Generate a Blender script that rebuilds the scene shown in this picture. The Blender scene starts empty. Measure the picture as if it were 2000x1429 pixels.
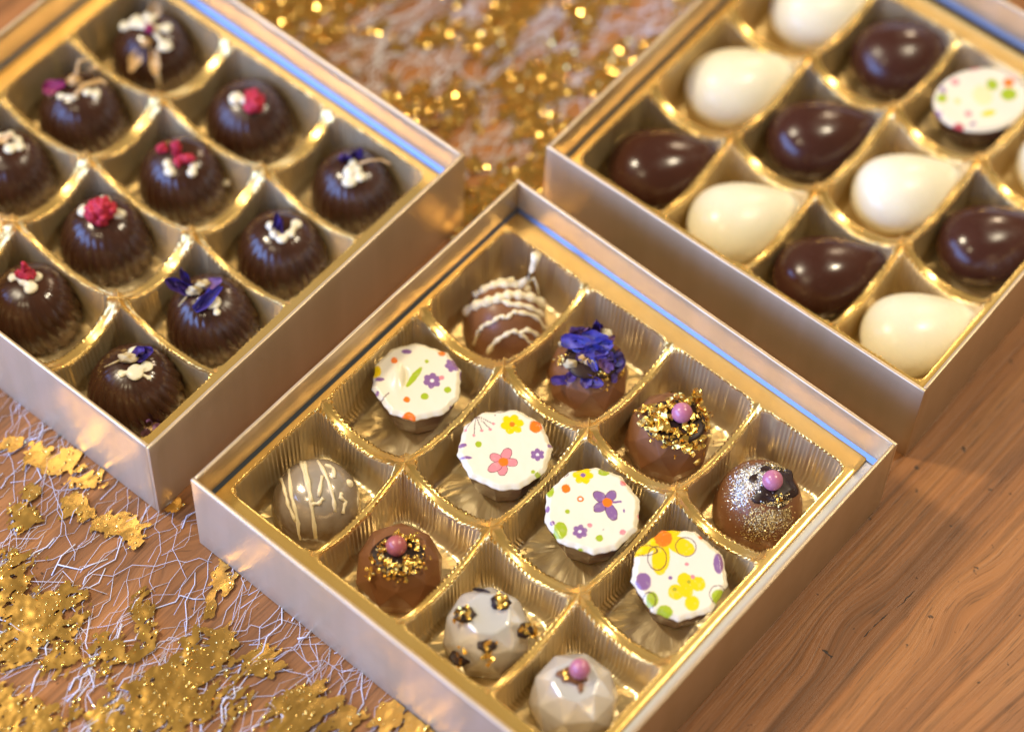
import bpy, math, random
import numpy as np
from mathutils import Matrix, Vector
random.seed(7); RNG = np.random.default_rng(11)
S = bpy.context.scene
COL = S.collection

# ------------------------------------------------------------------ camera
CAM_POS = (0.334590, -0.266091, 0.754691)
R_ = Vector((0.76070637, 0.64838509, 0.03037415)); U_ = Vector((-0.55593936, 0.62666357, 0.54609907)); D_ = Vector((-0.33504812, 0.43230723, -0.83716976))
cd = bpy.data.cameras.new('camera'); cam = bpy.data.objects.new('camera', cd); COL.objects.link(cam)
cam.matrix_world = Matrix(((R_.x, U_.x, -D_.x, CAM_POS[0]), (R_.y, U_.y, -D_.y, CAM_POS[1]), (R_.z, U_.z, -D_.z, CAM_POS[2]), (0, 0, 0, 1)))
cd.sensor_width = 36; cd.sensor_fit = 'HORIZONTAL'; cd.lens = 4992.72 / 2000 * 36
cd.clip_start = 0.01; cd.clip_end = 50
cd.dof.use_dof = True; cd.dof.focus_distance = 0.851; cd.dof.aperture_fstop = 3.5
S.camera = cam
S.render.resolution_x = 1024; S.render.resolution_y = 731

# ------------------------------------------------------------------ light: warm room, cool window, ceiling lamps
w = bpy.data.worlds.new('World'); S.world = w; w.use_nodes = True
bg = w.node_tree.nodes['Background']; bg.inputs[0].default_value = (1.0, 0.84, 0.55, 1); bg.inputs[1].default_value = 0.26
AIM = Vector((0.06, 0.10, 0.02))
def lamp(name, direction, dist, size, power, color, shape='DISK', sy=None):
    l = bpy.data.lights.new(name, 'AREA'); l.shape = shape; l.size = size
    if sy: l.size_y = sy
    l.energy = power; l.color = color
    o = bpy.data.objects.new(name, l); COL.objects.link(o)
    d = Vector(direction).normalized(); o.location = AIM + d * dist
    o.rotation_euler = d.to_track_quat('Z', 'Y').to_euler()
    return o
RX = Vector((0.7606, 0.6492, 0)); FY = Vector((-0.6492, 0.7606, 0)); UZ = Vector((0, 0, 1))
lamp('window_light', RX * -0.85 + FY * -0.32 + UZ * 0.24, 1.7, 2.3, 108, (0.25, 0.43, 1.0), 'RECTANGLE', 1.35)
lamp('ceiling_lamp', RX * -0.55 + FY * 0.17 + UZ * 0.81, 1.5, 0.17, 15.5, (1.0, 0.86, 0.62))
lamp('ceiling_lamp', RX * -0.37 + FY * -0.32 + UZ * 0.87, 1.5, 0.12, 3.0, (1.0, 0.82, 0.52))
lamp('ceiling_lamp', RX * 0.53 + FY * 0.20 + UZ * 0.82, 1.5, 0.14, 10.5, (1.0, 0.85, 0.60))
lamp('ceiling_lamp', RX * 0.48 + FY * 0.85 + UZ * 0.60, 1.7, 0.16, 5, (1.0, 0.76, 0.50))
vs = S.view_settings; vs.view_transform = 'Standard'; vs.look = 'None'; vs.gamma = 1; vs.exposure = 0.03; vs.use_curve_mapping = False

# ------------------------------------------------------------------ measured layout (metres; toppings in mm from the base of their chocolate)
CHOC = {'L1':(-0.1553,0.1366,0.0160,0.0215), 'L2':(-0.1544,0.0978,0.0160,0.0215), 'L3':(-0.1541,0.0616,0.0157,0.0215), 'L4':(-0.1061,0.1366,0.0164,0.0215), 'L5':(-0.1058,0.1013,0.0162,0.0215), 'L6':(-0.0561,0.1386,0.0156,0.0215), 'L7':(-0.1072,0.0637,0.0165,0.0215), 'L8':(-0.0564,0.1006,0.0161,0.0215), 'L9':(-0.1051,0.0256,0.0165,0.0215), 'L10':(-0.0554,0.0639,0.0161,0.0215), 'L11':(-0.0543,0.0254,0.0165,0.0215), 'F1':(0.0220,0.1320,0.0150,0.0205), 'F4':(0.1345,0.1320,0.0153,0.0205), 'F9':(0.0225,0.0336,0.0152,0.0205), 'F2':(0.0590,0.1328,0.0146,0.0205), 'F3':(0.0955,0.1317,0.0154,0.0205), 'F10':(0.0606,0.0328,0.0151,0.0205), 'F11':(0.0977,0.0341,0.0151,0.0205), 'F12':(0.1341,0.0345,0.0150,0.0205)}
TOP = {'L1':[[-16.0, 14.7, -0.0], [-5.9, 2.8, 20.5], [0.6, 1.2, 21.7], [5.4, -0.7, 21.0], [5.1, -7.4, 19.0], [-1.5, 26.9, -0.0], [-0.5, -2.6, 21.6], [-1.6, -7.6, 19.9], [-5.9, -11.6, 14.2], [1.6, -12.6, 14.8], [2.6, -15.4, 6.3]],
'L2':[[-8.6, 0.9, 19.3], [-6.1, -3.2, 20.3], [-1.6, 2.3, 21.6], [0.5, 5.2, 21.1], [0.2, 29.1, -0.0], [3.9, 6.0, 20.2], [4.0, 25.5, -0.0], [-1.0, -4.3, 21.3], [7.8, 4.7, 19.0], [6.5, -1.8, 20.4]],
'L3':[[1.5, -0.9, 21.7], [3.8, 3.0, 21.1], [0.8, 6.5, 20.4], [-1.7, 0.1, 21.7], [6.3, -5.0, 19.6]],
'L4':[[-4.4, -1.8, 21.2], [2.2, -4.0, 21.2]],
'L5':[[-6.7, 1.3, 20.5], [-1.1, -0.7, 21.7], [2.4, -4.4, 21.1], [-3.4, -7.3, 19.7], [4.4, -7.5, 19.3]],
'L6':[[-2.8, 2.7, 21.4], [1.9, 4.1, 21.2], [-1.1, -6.8, 20.3], [2.5, -5.0, 20.8], [4.1, -1.8, 21.2], [14.2, 12.3, -0.0]],
'L7':[[-0.3, -0.9, 21.7], [-6.8, 1.5, 20.5], [0.1, 5.5, 21.0], [5.5, 0.2, 21.0]],
'L8':[[-3.2, 0.7, 21.5], [-1.7, -2.8, 21.5], [0.9, -4.7, 21.2], [3.8, -2.5, 21.3], [5.7, 2.2, 20.7], [-0.9, 1.6, 21.7]],
'L9':[[-5.7, 2.6, 20.7], [1.3, -2.2, 21.7], [2.7, 2.7, 21.4], [-0.9, 3.4, 21.5]],
'L10':[[-15.9, 17.8, -0.0], [-12.5, 20.8, -0.0], [3.1, 0.8, 21.5], [-3.6, -7.4, 19.6], [-5.9, -0.6, 20.8], [-1.6, 2.7, 21.5], [1.5, 3.2, 21.5], [-2.1, -4.2, 21.2], [2.3, -3.5, 21.3], [3.1, -6.9, 20.0]],
'L11':[[-1.2, 2.0, 21.6], [3.6, 3.9, 21.1], [1.0, 5.4, 21.0], [-3.3, -3.4, 21.2], [5.1, -0.3, 21.1], [6.0, -4.2, 20.2], [1.4, -2.9, 21.5], [6.8, -14.4, 6.8]],
'F3':[[1.0, -4.1, 20.6], [3.2, -1.7, 20.6], [9.6, 6.2, 16.3], [3.3, 5.6, 20.4], [6.2, -12.8, 10.6]],
'F4':[[2.2, -2.1, 20.5], [4.8, -6.1, 18.7], [0.4, -14.6, 8.0], [-6.9, 0.5, 19.2]],
'F10':[[-0.6, -2.6, 20.6], [-0.7, -0.4, 20.7], [-7.3, -4.3, 19.6], [6.1, -4.4, 20.3]],
'F11':[[-7.5, -0.7, 20.4], [4.1, 4.0, 20.5], [11.5, -3.1, 15.5], [-0.2, -10.2, 17.6], [-8.8, -11.1, 10.0], [-2.1, 9.4, 18.3]],
'F12':[[0.9, 3.9, 20.5], [-2.7, 0.8, 20.6], [1.6, -3.3, 20.6]]}
DRIZ = {"F1":[[[-10.6, 3.6, 15.3], [-7.3, 4.5, 18.1], [-3.6, 5.5, 19.4], [0.9, 5.1, 20.0], [4.7, 5.4, 19.1], [8.1, 4.8, 17.3]], [[-7.3, 4.5, 18.1], [-2.1, 6.9, 19.1], [2.4, 8.0, 18.3]], [[-15.3, 2.5, -0.0], [-13.5, -0.1, 10.6], [-10.3, -1.3, 16.4], [-5.8, -1.6, 19.6], [-2.1, -0.8, 20.6], [1.2, 0.5, 20.7], [5.4, 0.7, 19.9], [10.0, 1.2, 16.7], [13.2, 1.9, 11.1]], [[-11.7, -0.8, 14.4], [-6.9, -2.5, 18.9], [-2.1, -1.7, 20.6], [1.2, -3.4, 20.4], [5.4, -3.1, 19.5], [10.0, -3.0, 16.2], [13.2, -2.2, 11.1]], [[-11.1, -9.7, 4.7], [-7.9, -8.6, 14.5], [-5.0, -8.7, 16.8], [-2.1, -7.3, 18.8], [0.2, -7.9, 18.5], [2.4, -5.9, 19.5], [4.6, -5.8, 18.9], [10.0, -5.0, 15.2], [13.7, -4.5, 7.1]], [[-6.2, -13.4, 4.9], [-4.1, -13.0, 10.5], [-0.8, -12.2, 13.5], [2.5, -11.0, 15.1], [4.8, -11.1, 13.9], [7.0, -9.7, 14.0], [11.0, -8.7, 9.2]], [[4.8, -11.3, 13.6], [8.7, -11.2, 8.2]]],
"F9":[[[-11.5, 3.6, 14.2], [-9.5, -3.5, 16.7], [-8.5, -7.2, 15.6], [-5.9, -11.6, 12.3], [-5.1, -14.6, -0.0]], [[-9.1, 6.5, 15.5], [-7.6, -4.9, 17.8], [-5.9, -9.7, 15.2], [-4.6, -14.1, 5.5]], [[-5.1, 8.7, 16.8], [-2.4, -2.1, 20.5], [-0.9, -8.0, 18.5], [0.5, -14.5, 7.6]], [[-3.8, 8.1, 17.9], [-2.1, -0.7, 20.7], [-0.8, -7.5, 18.8]], [[-0.9, -8.0, 18.5], [1.5, -7.9, 18.5], [3.0, -6.2, 19.2]], [[0.5, 8.8, 17.9], [4.3, 0.3, 20.2], [6.3, -5.6, 18.2], [6.9, -9.1, 15.2]], [[2.4, 1.5, 20.6], [1.5, -5.8, 19.7]], [[9.0, -3.0, 17.5], [8.4, -4.6, 17.3], [10.2, -5.1, 15.1], [9.4, -8.4, 13.3]], [[3.1, 6.9, 18.9], [5.9, 5.7, 18.4], [6.4, 1.6, 19.4]]]}
FLOWER2 = [[-5.0, 2.8, 21.0], [2.8, 0.5, 21.1], [1.4, 3.5, 21.1], [-3.9, 7.3, 20.0], [-1.0, 7.1, 20.9], [1.0, 6.5, 20.9], [5.5, 24.0, -0.0], [5.8, 7.8, 18.2], [-6.6, -4.7, 20.3], [-9.7, 5.4, 16.5], [-9.9, -1.2, 17.9], [-8.0, -1.7, 20.1], [-3.1, -3.1, 21.0], [-1.2, -4.2, 21.0], [1.7, -7.4, 20.7], [3.7, -6.4, 20.9], [4.3, -8.9, 18.0], [9.6, -4.6, 17.0], [-9.6, -7.4, 15.3], [-6.5, -7.7, 17.8], [0.6, -9.8, 18.0], [8.8, -1.9, 19.1], [8.0, -6.2, 17.6], [-2.1, -0.8, 21.1], [5.7, -3.4, 20.9]]
FOIL = [(-0.0211, -0.0588, 0.016, 0.0171), (-0.0345, -0.0541, 0.0102, 0.0122), (-0.0034, -0.0619, 0.0083, 0.007), (0.0066, -0.0332, 0.0037, 0.0091), (0.0096, -0.0468, 0.0092, 0.0056), (0.0344, -0.0495, 0.0248, 0.0119), (0.0335, -0.032, 0.01, 0.012), (0.0277, -0.0613, 0.0214, 0.0079), (0.034, -0.0229, 0.0067, 0.007), (0.0447, -0.0196, 0.0075, 0.005), (0.0491, -0.0195, 0.0067, 0.004), (-0.0587, -0.0096, 0.0096, 0.0059), (-0.0465, -0.0082, 0.0078, 0.0052), (-0.0405, -0.0177, 0.0043, 0.0062), (-0.0251, -0.0148, 0.0086, 0.0041), (-0.0175, -0.0127, 0.0031, 0.0037), (-0.0511, -0.0324, 0.0048, 0.0058), (-0.0557, -0.0245, 0.0035, 0.0033), (0.0161, -0.0044, 0.0043, 0.0051), (0.019, -0.0147, 0.002, 0.0061), (-0.0429, -0.0461, 0.006, 0.0051), (0.0691, -0.0214, 0.0116, 0.0079), (0.0685, -0.0304, 0.0099, 0.0059), (0.0809, -0.0147, 0.005, 0.0059), (0.092, -0.0073, 0.0083, 0.0063), (0.1025, -0.0042, 0.0082, 0.0059), (-0.0173, 0.0041, 0.0035, 0.0029), (-0.0025, -0.0855, 0.0082, 0.0079), (0.0159, 0.0032, 0.0034, 0.0029), (-0.0749, -0.0157, 0.0039, 0.0029), (0.0069, -0.0844, 0.0099, 0.0059)]
PRINT = {"F5":[('d', -7.96, 7.47, 1.14, 1.3617309778266447, 'orange'), ('d', 8.18, 11.03, 1.27, 1.2064458663200974, 'orange'), ('d', 3.12, 7.55, 0.76, 0.776425557532736, 'green'), ('d', 2.61, -6.37, 1.33, 1.3497859692492178, 'green'), ('d', 10.4, -3.57, 1.27, 1.2900609263620846, 'green'), ('f', 5.02, -0.09, 3.17, 6, 'purple', 'white'), ('f', 11.98, 6.34, 2.79, 6, 'purple', 'purple'), ('d', 8.31, 1.19, 0.89, 0.8958756433070031, 'pink'), ('p', -4.16, -3.65, 0.71, 4.07, 1.08, 'green'), ('d', -13.98, 3.08, 1.65, 2.4248367412176215, 'yellow'), ('d', -3.34, -7.88, 1.14, 1.2064458663200974, 'orange'), ('d', -2.58, -15.37, 2.34, 2.568176844146742, 'orange'), ('d', -12.71, -0.09, 1.65, 0.7525355403778826, 'purple'), ('d', -13.34, -5.39, 0.63, 0.7525355403778826, 'purple'), ('l', -13.34, -9.92, -9.54, -5.39, 0.19, 'dark'), ('d', 11.98, -10.3, 1.08, 1.0869957805458303, 'purple'), ('d', 7.23, -15.22, 1.27, 0.9078206518844298, 'red'), ('d', 1.22, -16.96, 1.27, 0.38224027447765463, 'green'), ('d', -3.85, 11.25, 1.77, 0.9078206518844298, 'purple'), ('d', 14.83, 2.56, 0.51, 1.8156413037688597, 'purple')],
"F6":[('f', 2.47, 9.1, 4.03, 6, 'yellow', 'orange'), ('d', 10.41, 8.41, 2.19, 2.615956878456449, 'orange'), ('p', -0.47, -5.68, -4.32, -3.34, 1.61, 'pink'), ('p', -0.47, -5.68, 1.14, -1.07, 1.61, 'pink'), ('p', -0.47, -5.68, 3.73, -5.88, 1.5, 'pink'), ('p', -0.47, -5.68, -1.04, -10.35, 1.61, 'pink'), ('p', -0.47, -5.68, -4.78, -8.84, 1.61, 'pink'), ('d', -0.47, -5.68, 1.61, 1.6364661751074592, 'orange'), ('f', 10.92, -2.65, 2.42, 6, 'purple', 'white'), ('d', -8.81, 1.06, 1.15, 1.1706108405878173, 'green'), ('d', 11.04, -10.35, 1.04, 1.0511607548135502, 'green'), ('d', 9.49, -9.32, 0.69, 0.7047555060681757, 'green'), ('d', -14.1, 0.64, 1.38, 0.8242055918424428, 'purple'), ('d', -12.95, -4.17, 2.07, 0.6211404460261888, 'purple'), ('d', -13.81, -9.66, 1.04, 0.8242055918424428, 'purple'), ('d', 15.01, 0.99, 0.81, 0.8242055918424428, 'purple'), ('d', -9.5, -13.31, 0.86, 0.5494703945616286, 'green'), ('l', -9.79, 12.67, -13.24, 6.83, 0.13, 'dark'), ('l', -9.79, 12.67, -10.36, 4.77, 0.13, 'dark'), ('l', -9.79, 12.67, -7.77, 6.62, 0.13, 'dark'), ('l', -9.79, 12.67, -4.9, 7.17, 0.13, 'dark'), ('l', -9.79, 12.67, -4.03, 9.23, 0.13, 'dark'), ('d', -13.24, 6.69, 0.52, 0.5255803774067751, 'pink'), ('d', -10.36, 4.49, 0.52, 0.5255803774067751, 'pink'), ('d', -7.77, 6.42, 0.52, 0.5255803774067751, 'pink'), ('d', -4.9, 6.97, 0.52, 0.5255803774067751, 'pink'), ('d', -3.86, 9.23, 0.52, 0.5255803774067751, 'pink'), ('l', -4.32, 14.53, -1.73, 13.7, 0.17, 'dark'), ('l', -1.73, 13.7, 0.57, 14.73, 0.17, 'dark'), ('d', -3.28, 12.53, 0.23, 0.23890017154853416, 'dark')],
"F7":[('f', -2.9, 12.72, 3.52, 6, 'yellow', 'purple'), ('d', 4.02, 14.07, 1.93, 1.6245211665300323, 'green'), ('d', -8.63, 7.63, 1.42, 1.6961912179945924, 'orange'), ('d', -3.92, 3.7, 1.13, 1.146720823432964, 'orange'), ('d', -3.92, 3.7, 0.57, 0.573360411716482, 'white'), ('d', -8.18, -1.04, 0.85, 0.8600406175747229, 'green'), ('p', 4.98, 2.48, 1.18, 5.81, 1.7, 'purple'), ('p', 4.98, 2.48, 7.03, 6.35, 1.59, 'purple'), ('p', 4.98, 2.48, 1.18, -0.29, 1.7, 'purple'), ('p', 4.98, 2.48, 7.03, -3.34, 1.7, 'purple'), ('l', 5.72, 2.42, 9.41, 2.76, 0.4, 'purple'), ('d', 4.98, 2.48, 1.65, 1.6723012008397389, 'orange'), ('d', 10.43, 9.87, 1.08, 1.0989407891232572, 'pink'), ('d', -10.62, -7.95, 2.27, 3.1176472387083707, 'green'), ('f', -4.21, -8.43, 2.61, 6, 'purple', 'white'), ('d', -0.92, -6.05, 0.85, 0.8600406175747229, 'pink'), ('d', 2.15, -10.8, 1.25, 1.266170909207231, 'green'), ('d', 9.81, -8.56, 1.02, 1.0392157462361236, 'pink'), ('d', -13.85, 6.82, 1.25, 2.377056706907915, 'green'), ('d', -4.32, -14.73, 1.02, 0.5375253859842019, 'green'), ('d', -13.28, -5.38, 0.85, 0.8600406175747229, 'purple'), ('d', 15.36, -2.33, 0.51, 0.94365567761671, 'pink'), ('d', 3.45, -7.61, 0.23, 0.22695516297110746, 'dark'), ('d', -14.7, 0.04, 0.68, 1.2183908748975243, 'purple'), ('d', 10.43, -0.63, 0.34, 0.6808654889133223, 'purple'), ('o', -9.03, 13.26, 1.25, 0.81)],
"F8":[('p', -5.21, 12.07, -15.28, 7.14, 2.57, 'yellow'), ('p', -5.21, 12.07, 3.73, 8.04, 2.8, 'yellow'), ('p', -5.21, 12.07, -6.61, 0.83, 2.8, 'yellow'), ('p', -5.21, 12.07, -0.18, 15.56, 1.9, 'yellow'), ('p', -5.21, 12.07, -9.97, 14.65, 1.68, 'yellow'), ('o', 2.17, 9.24, 3.35, 3.25), ('o', -7.34, 5.03, 3.08, 4.09), ('o', -11.64, 7.74, 4.36, 1.81), ('d', -5.21, 12.07, 2.91, 3.0107526881720426, 'orange'), ('d', 1.5, -2.18, 2.35, 2.5268817204301075, 'yellow'), ('d', 5.86, -3.38, 2.46, 2.5268817204301075, 'yellow'), ('d', -1.41, -6.39, 2.57, 2.6451612903225805, 'yellow'), ('d', 3.84, -10.0, 2.46, 2.6451612903225805, 'yellow'), ('d', 2.06, -5.79, 2.24, 2.4086021505376345, 'yellow'), ('d', 2.89, -2.78, 0.67, 0.6129032258064515, 'olive'), ('d', -1.75, -5.49, 0.78, 0.7204301075268817, 'olive'), ('d', -11.92, -3.08, 2.52, 3.0107526881720426, 'purple'), ('d', 12.79, 3.83, 1.68, 3.6021505376344085, 'purple'), ('d', -9.13, -9.09, 1.96, 2.6451612903225805, 'green'), ('d', -5.1, -13.12, 2.57, 2.161290322580645, 'green'), ('d', 12.79, -7.59, 2.57, 2.5268817204301075, 'green'), ('o', 12.4, -6.81, 2.8, 3.01), ('o', -9.97, -9.39, 2.01, 2.65), ('d', 2.34, 3.35, 0.67, 0.6129032258064515, 'pink'), ('d', -3.09, -1.58, 0.67, 0.6129032258064515, 'purple'), ('d', 4.18, -0.98, 0.78, 0.7204301075268817, 'pink'), ('d', 7.09, 12.85, 0.78, 0.7204301075268817, 'orange')],
"R11":[('d', 5.49, 4.8, 2.21, 2.496506792682182, 'green'), ('d', 10.1, -0.71, 3.07, 2.6398468956113024, 'green'), ('d', 11.64, 4.07, 2.09, 1.9112013723882733, 'orange'), ('d', 0.26, -6.58, 2.77, 1.1706108405878173, 'yellow'), ('d', -14.49, 3.7, 2.09, 1.7678612694591527, 'green'), ('d', -12.65, -9.89, 2.21, 1.9112013723882733, 'red'), ('d', -18.8, -2.18, 2.46, 1.7678612694591527, 'purple'), ('d', -7.42, 9.21, 1.6, 1.469236055023485, 'pink'), ('d', 1.8, 13.25, 2.46, 1.027270737658697, 'pink'), ('d', -7.11, -5.11, 1.35, 1.3258959520943647, 'pink'), ('d', -6.81, -9.52, 1.35, 0.7286455232230291, 'purple'), ('d', -9.27, 1.13, 1.23, 1.1706108405878173, 'lgreen'), ('d', 0.57, 1.13, 3.69, 4.4077081650704555, 'cream'), ('d', -12.96, 7.0, 0.98, 1.6125761579526057, 'purple')]}
DISC = {'F5':(0.0215,0.0858), 'F6':(0.0612,0.0852), 'F7':(0.0983,0.0863), 'F8':(0.1350,0.0865)}
EGG = {'R1':(0.0205,0.2148), 'R2':(0.0572,0.2150), 'R3':(0.0945,0.2165), 'R4':(0.1327,0.2177), 'R5':(0.0180,0.2642), 'R6':(0.0555,0.2641), 'R7':(0.0936,0.2656), 'R8':(0.1305,0.2676), 'R9':(0.0193,0.3148), 'R10':(0.0558,0.3169), 'R11':(0.0942,0.3175), 'R12':(0.1322,0.3172)}
CRACK = [(0.1892, 0.1190), (0.1894, 0.1275), (0.1916, 0.1376), (0.1921, 0.1458)]
MARK = [(0.1803, 0.1069), (0.1829, 0.1067), (0.1857, 0.1066)]
A = 0.160; B = 0.16356; H = 0.0416; ZT = 0.0266; ZI = 0.0279; XM = 0.0057; YM = 0.01107; DEL = 0.00146; ZF = 0.0034
BOXES = {'F': ((0, 0), 0.0, 1.0238, 0.9988, (-0.0012, 0.0006, 0.0059, 1.0042, 1.0104)),
         'L': ((-0.018088, -0.000775), 1.587163, 0.9977, 1.0, (-0.0008, 0.0007, 0.0038, 0.9907, 1.0091)),
         'R': ((-0.001734, 0.180589), 0.029968, 1.0036, 1.0, (-0.0003, -0.0011, -0.0004, 1.0049, 0.9799))}
YAW = math.atan2(0.6492, 0.7606); Z0 = 0.0035; mm = 1e-3

# ------------------------------------------------------------------ helpers
def tag(o, label=None, cat=None, group=None, kind=None):
    if label: o['label'] = label
    if cat: o['category'] = cat
    if group: o['group'] = group
    if kind: o['kind'] = kind
    return o
def empty(name, loc=(0, 0, 0), rz=0.0):
    o = bpy.data.objects.new(name, None); COL.objects.link(o); o.location = loc; o.rotation_euler = (0, 0, rz); o.empty_display_size = 0.01
    return o
def mesh_data(name, v, f, smooth=True):
    m = bpy.data.meshes.new(name); m.from_pydata([tuple(map(float, q)) for q in v], [], [tuple(map(int, q)) for q in f]); m.validate(); m.update()
    if smooth: m.polygons.foreach_set('use_smooth', [True] * len(m.polygons))
    return m
def link(name, m, mat, parent=None):
    o = bpy.data.objects.new(name, m); COL.objects.link(o)
    if mat and not m.materials: m.materials.append(mat)
    if parent: o.parent = parent
    return o
class MB:
    def __init__(s): s.v = []; s.f = []
    def add(s, v, f):
        n = len(s.v); s.v += [tuple(q) for q in v]; s.f += [tuple(i + n for i in q) for q in f]; return s
    def grid(s, P, closed_u=False, closed_v=False, cap0=False, cap1=False):
        P = np.asarray(P); a, b = P.shape[:2]; f = []
        for i in range(a if closed_u else a - 1):
            for j in range(b if closed_v else b - 1):
                f.append((i * b + j, i * b + (j + 1) % b, ((i + 1) % a) * b + (j + 1) % b, ((i + 1) % a) * b + j))
        if cap0: f.append(tuple(range(b))[::-1])
        if cap1: f.append(tuple((a - 1) * b + j for j in range(b)))
        return s.add(P.reshape(-1, 3), f)
    def box(s, x0, x1, y0, y1, z0, z1):
        return s.add([(x0, y0, z0), (x1, y0, z0), (x1, y1, z0), (x0, y1, z0), (x0, y0, z1), (x1, y0, z1), (x1, y1, z1), (x0, y1, z1)],
                     [(3, 2, 1, 0), (4, 5, 6, 7), (0, 1, 5, 4), (1, 2, 6, 5), (2, 3, 7, 6), (3, 0, 4, 7)])
    def tube(s, pts, rad, n=7):
        pts = np.asarray(pts, float); k = len(pts); rad = np.broadcast_to(np.asarray(rad, float), (k,))
        T = np.gradient(pts, axis=0); T /= np.linalg.norm(T, axis=1)[:, None] + 1e-12
        up = np.array([0.31, 0.17, 0.93]); rings = []
        for i in range(k):
            a = np.cross(T[i], up); a /= np.linalg.norm(a) + 1e-9; b = np.cross(a, T[i])
            th = np.linspace(0, 2 * np.pi, n, endpoint=False)
            rings.append(pts[i] + rad[i] * (np.outer(np.cos(th), a) + np.outer(np.sin(th), b)))
        return s.grid(np.array(rings), closed_v=True, cap0=True, cap1=True)
    def blob(s, c, r, rough=0.12, freq=2.5, rot=None, nu=10, nv=14, seed=None):
        r = np.broadcast_to(np.asarray(r, float), (3,)); ph = RNG.uniform(0, 6.28, 6)
        a = np.linspace(0.02, np.pi - 0.02, nu)[:, None]; b = np.linspace(0, 2 * np.pi, nv, endpoint=False)[None]
        d = np.stack([np.sin(a) * np.cos(b), np.sin(a) * np.sin(b), np.cos(a) + 0 * b], -1)
        n = np.sin(freq * d[..., 0] * 2 + ph[0]) * np.sin(freq * d[..., 1] * 2 + ph[1]) + np.sin(freq * d[..., 2] * 2.3 + ph[2]) * 0.6
        P = d * r * (1 + rough * n)[..., None]
        if rot is not None: P = P @ np.array(rot).T
        return s.grid(P + np.array(c), closed_v=True, cap0=True, cap1=True)
    def petal(s, c, direction, length, width, normal=(0, 0, 1), curl=0.35, crump=0.25, nu=9, nv=6):
        t = np.array(direction, float); t /= np.linalg.norm(t); n = np.array(normal, float); n -= t * (n @ t); n /= np.linalg.norm(n) + 1e-9; sd = np.cross(n, t)
        u = np.linspace(0, 1, nu)[:, None]; v = np.linspace(-1, 1, nv)[None]; ph = RNG.uniform(0, 6.28, 3)
        length = length * 1.15; width = width * 1.15; wd = width * 0.5 * np.sin(np.pi * (0.08 + 0.86 * u) ** 0.8) ** 0.7 * (1 + 0.12 * np.sin(9 * u + ph[2]))
        z = length * (curl * (u ** 2 - 0.2)) + width * crump * (v ** 2) + width * 0.10 * np.sin(5 * v + 7 * u + ph[0]) + width * 0.07 * np.sin(13 * u + 3 * v + ph[1])
        P = np.array(c) + (u - 0.5)[..., None] * length * t + (v * wd)[..., None] * sd + z[..., None] * n
        q = P - 0.00012 * n
        k = nu * nv; s.grid(P)
        n0 = len(s.v); s.grid(q[::-1])
        e = lambda i, j: i * nv + j
        return s
    def flake(s, c, size, n=None, flat=False):
        k = random.randint(4, 7); th0 = random.uniform(0, 6.3); nn = np.array(n if n is not None else (0, 0, 1.0)) + RNG.normal(0, 0.42, 3); nn /= np.linalg.norm(nn)
        a = np.cross(nn, (0.3, 0.8, 0.2)); a /= np.linalg.norm(a); b = np.cross(nn, a); ring = []
        for i in range(k):
            th = th0 + 6.283 * i / k; rr = size * random.uniform(0.45, 1.1)
            ring.append(np.array(c) + a * rr * math.cos(th) + b * rr * math.sin(th) + nn * (0 if flat else random.uniform(-.3, .3)) * size)
        mid = np.array(c) + nn * (0 if flat else random.uniform(-.15, .3)) * size
        return s.add([mid] + ring, [(0, 1 + i, 1 + (i + 1) % k) for i in range(k)])
    def build(s, name, mat, parent=None, smooth=True): return link(name, mesh_data(name, s.v, s.f, smooth), mat, parent)

def bevel(o, w, seg=2, ang=25):
    m = o.modifiers.new('bevel', 'BEVEL'); m.width = w; m.segments = seg; m.limit_method = 'ANGLE'; m.angle_limit = math.radians(ang); return o

def vnoise(x, y, seed=0):
    xi = np.floor(x).astype(np.int64); yi = np.floor(y).astype(np.int64); fx = x - xi; fy = y - yi
    def h(a, b):
        n = (a * 374761393 + b * 668265263 + seed * 974634777) & 0xffffffff; n = ((n ^ (n >> 13)) * 1274126177) & 0xffffffff
        return ((n ^ (n >> 16)) & 0xffff) / 65535.0
    u = fx * fx * (3 - 2 * fx); v = fy * fy * (3 - 2 * fy)
    return (h(xi, yi) * (1 - u) + h(xi + 1, yi) * u) * (1 - v) + (h(xi, yi + 1) * (1 - u) + h(xi + 1, yi + 1) * u) * v
def fbm(x, y, o=4, seed=0): return sum(vnoise(x * 2 ** k + 17 * k, y * 2 ** k - 9 * k, seed + k) * 0.5 ** k for k in range(o)) / sum(0.5 ** k for k in range(o))

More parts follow.
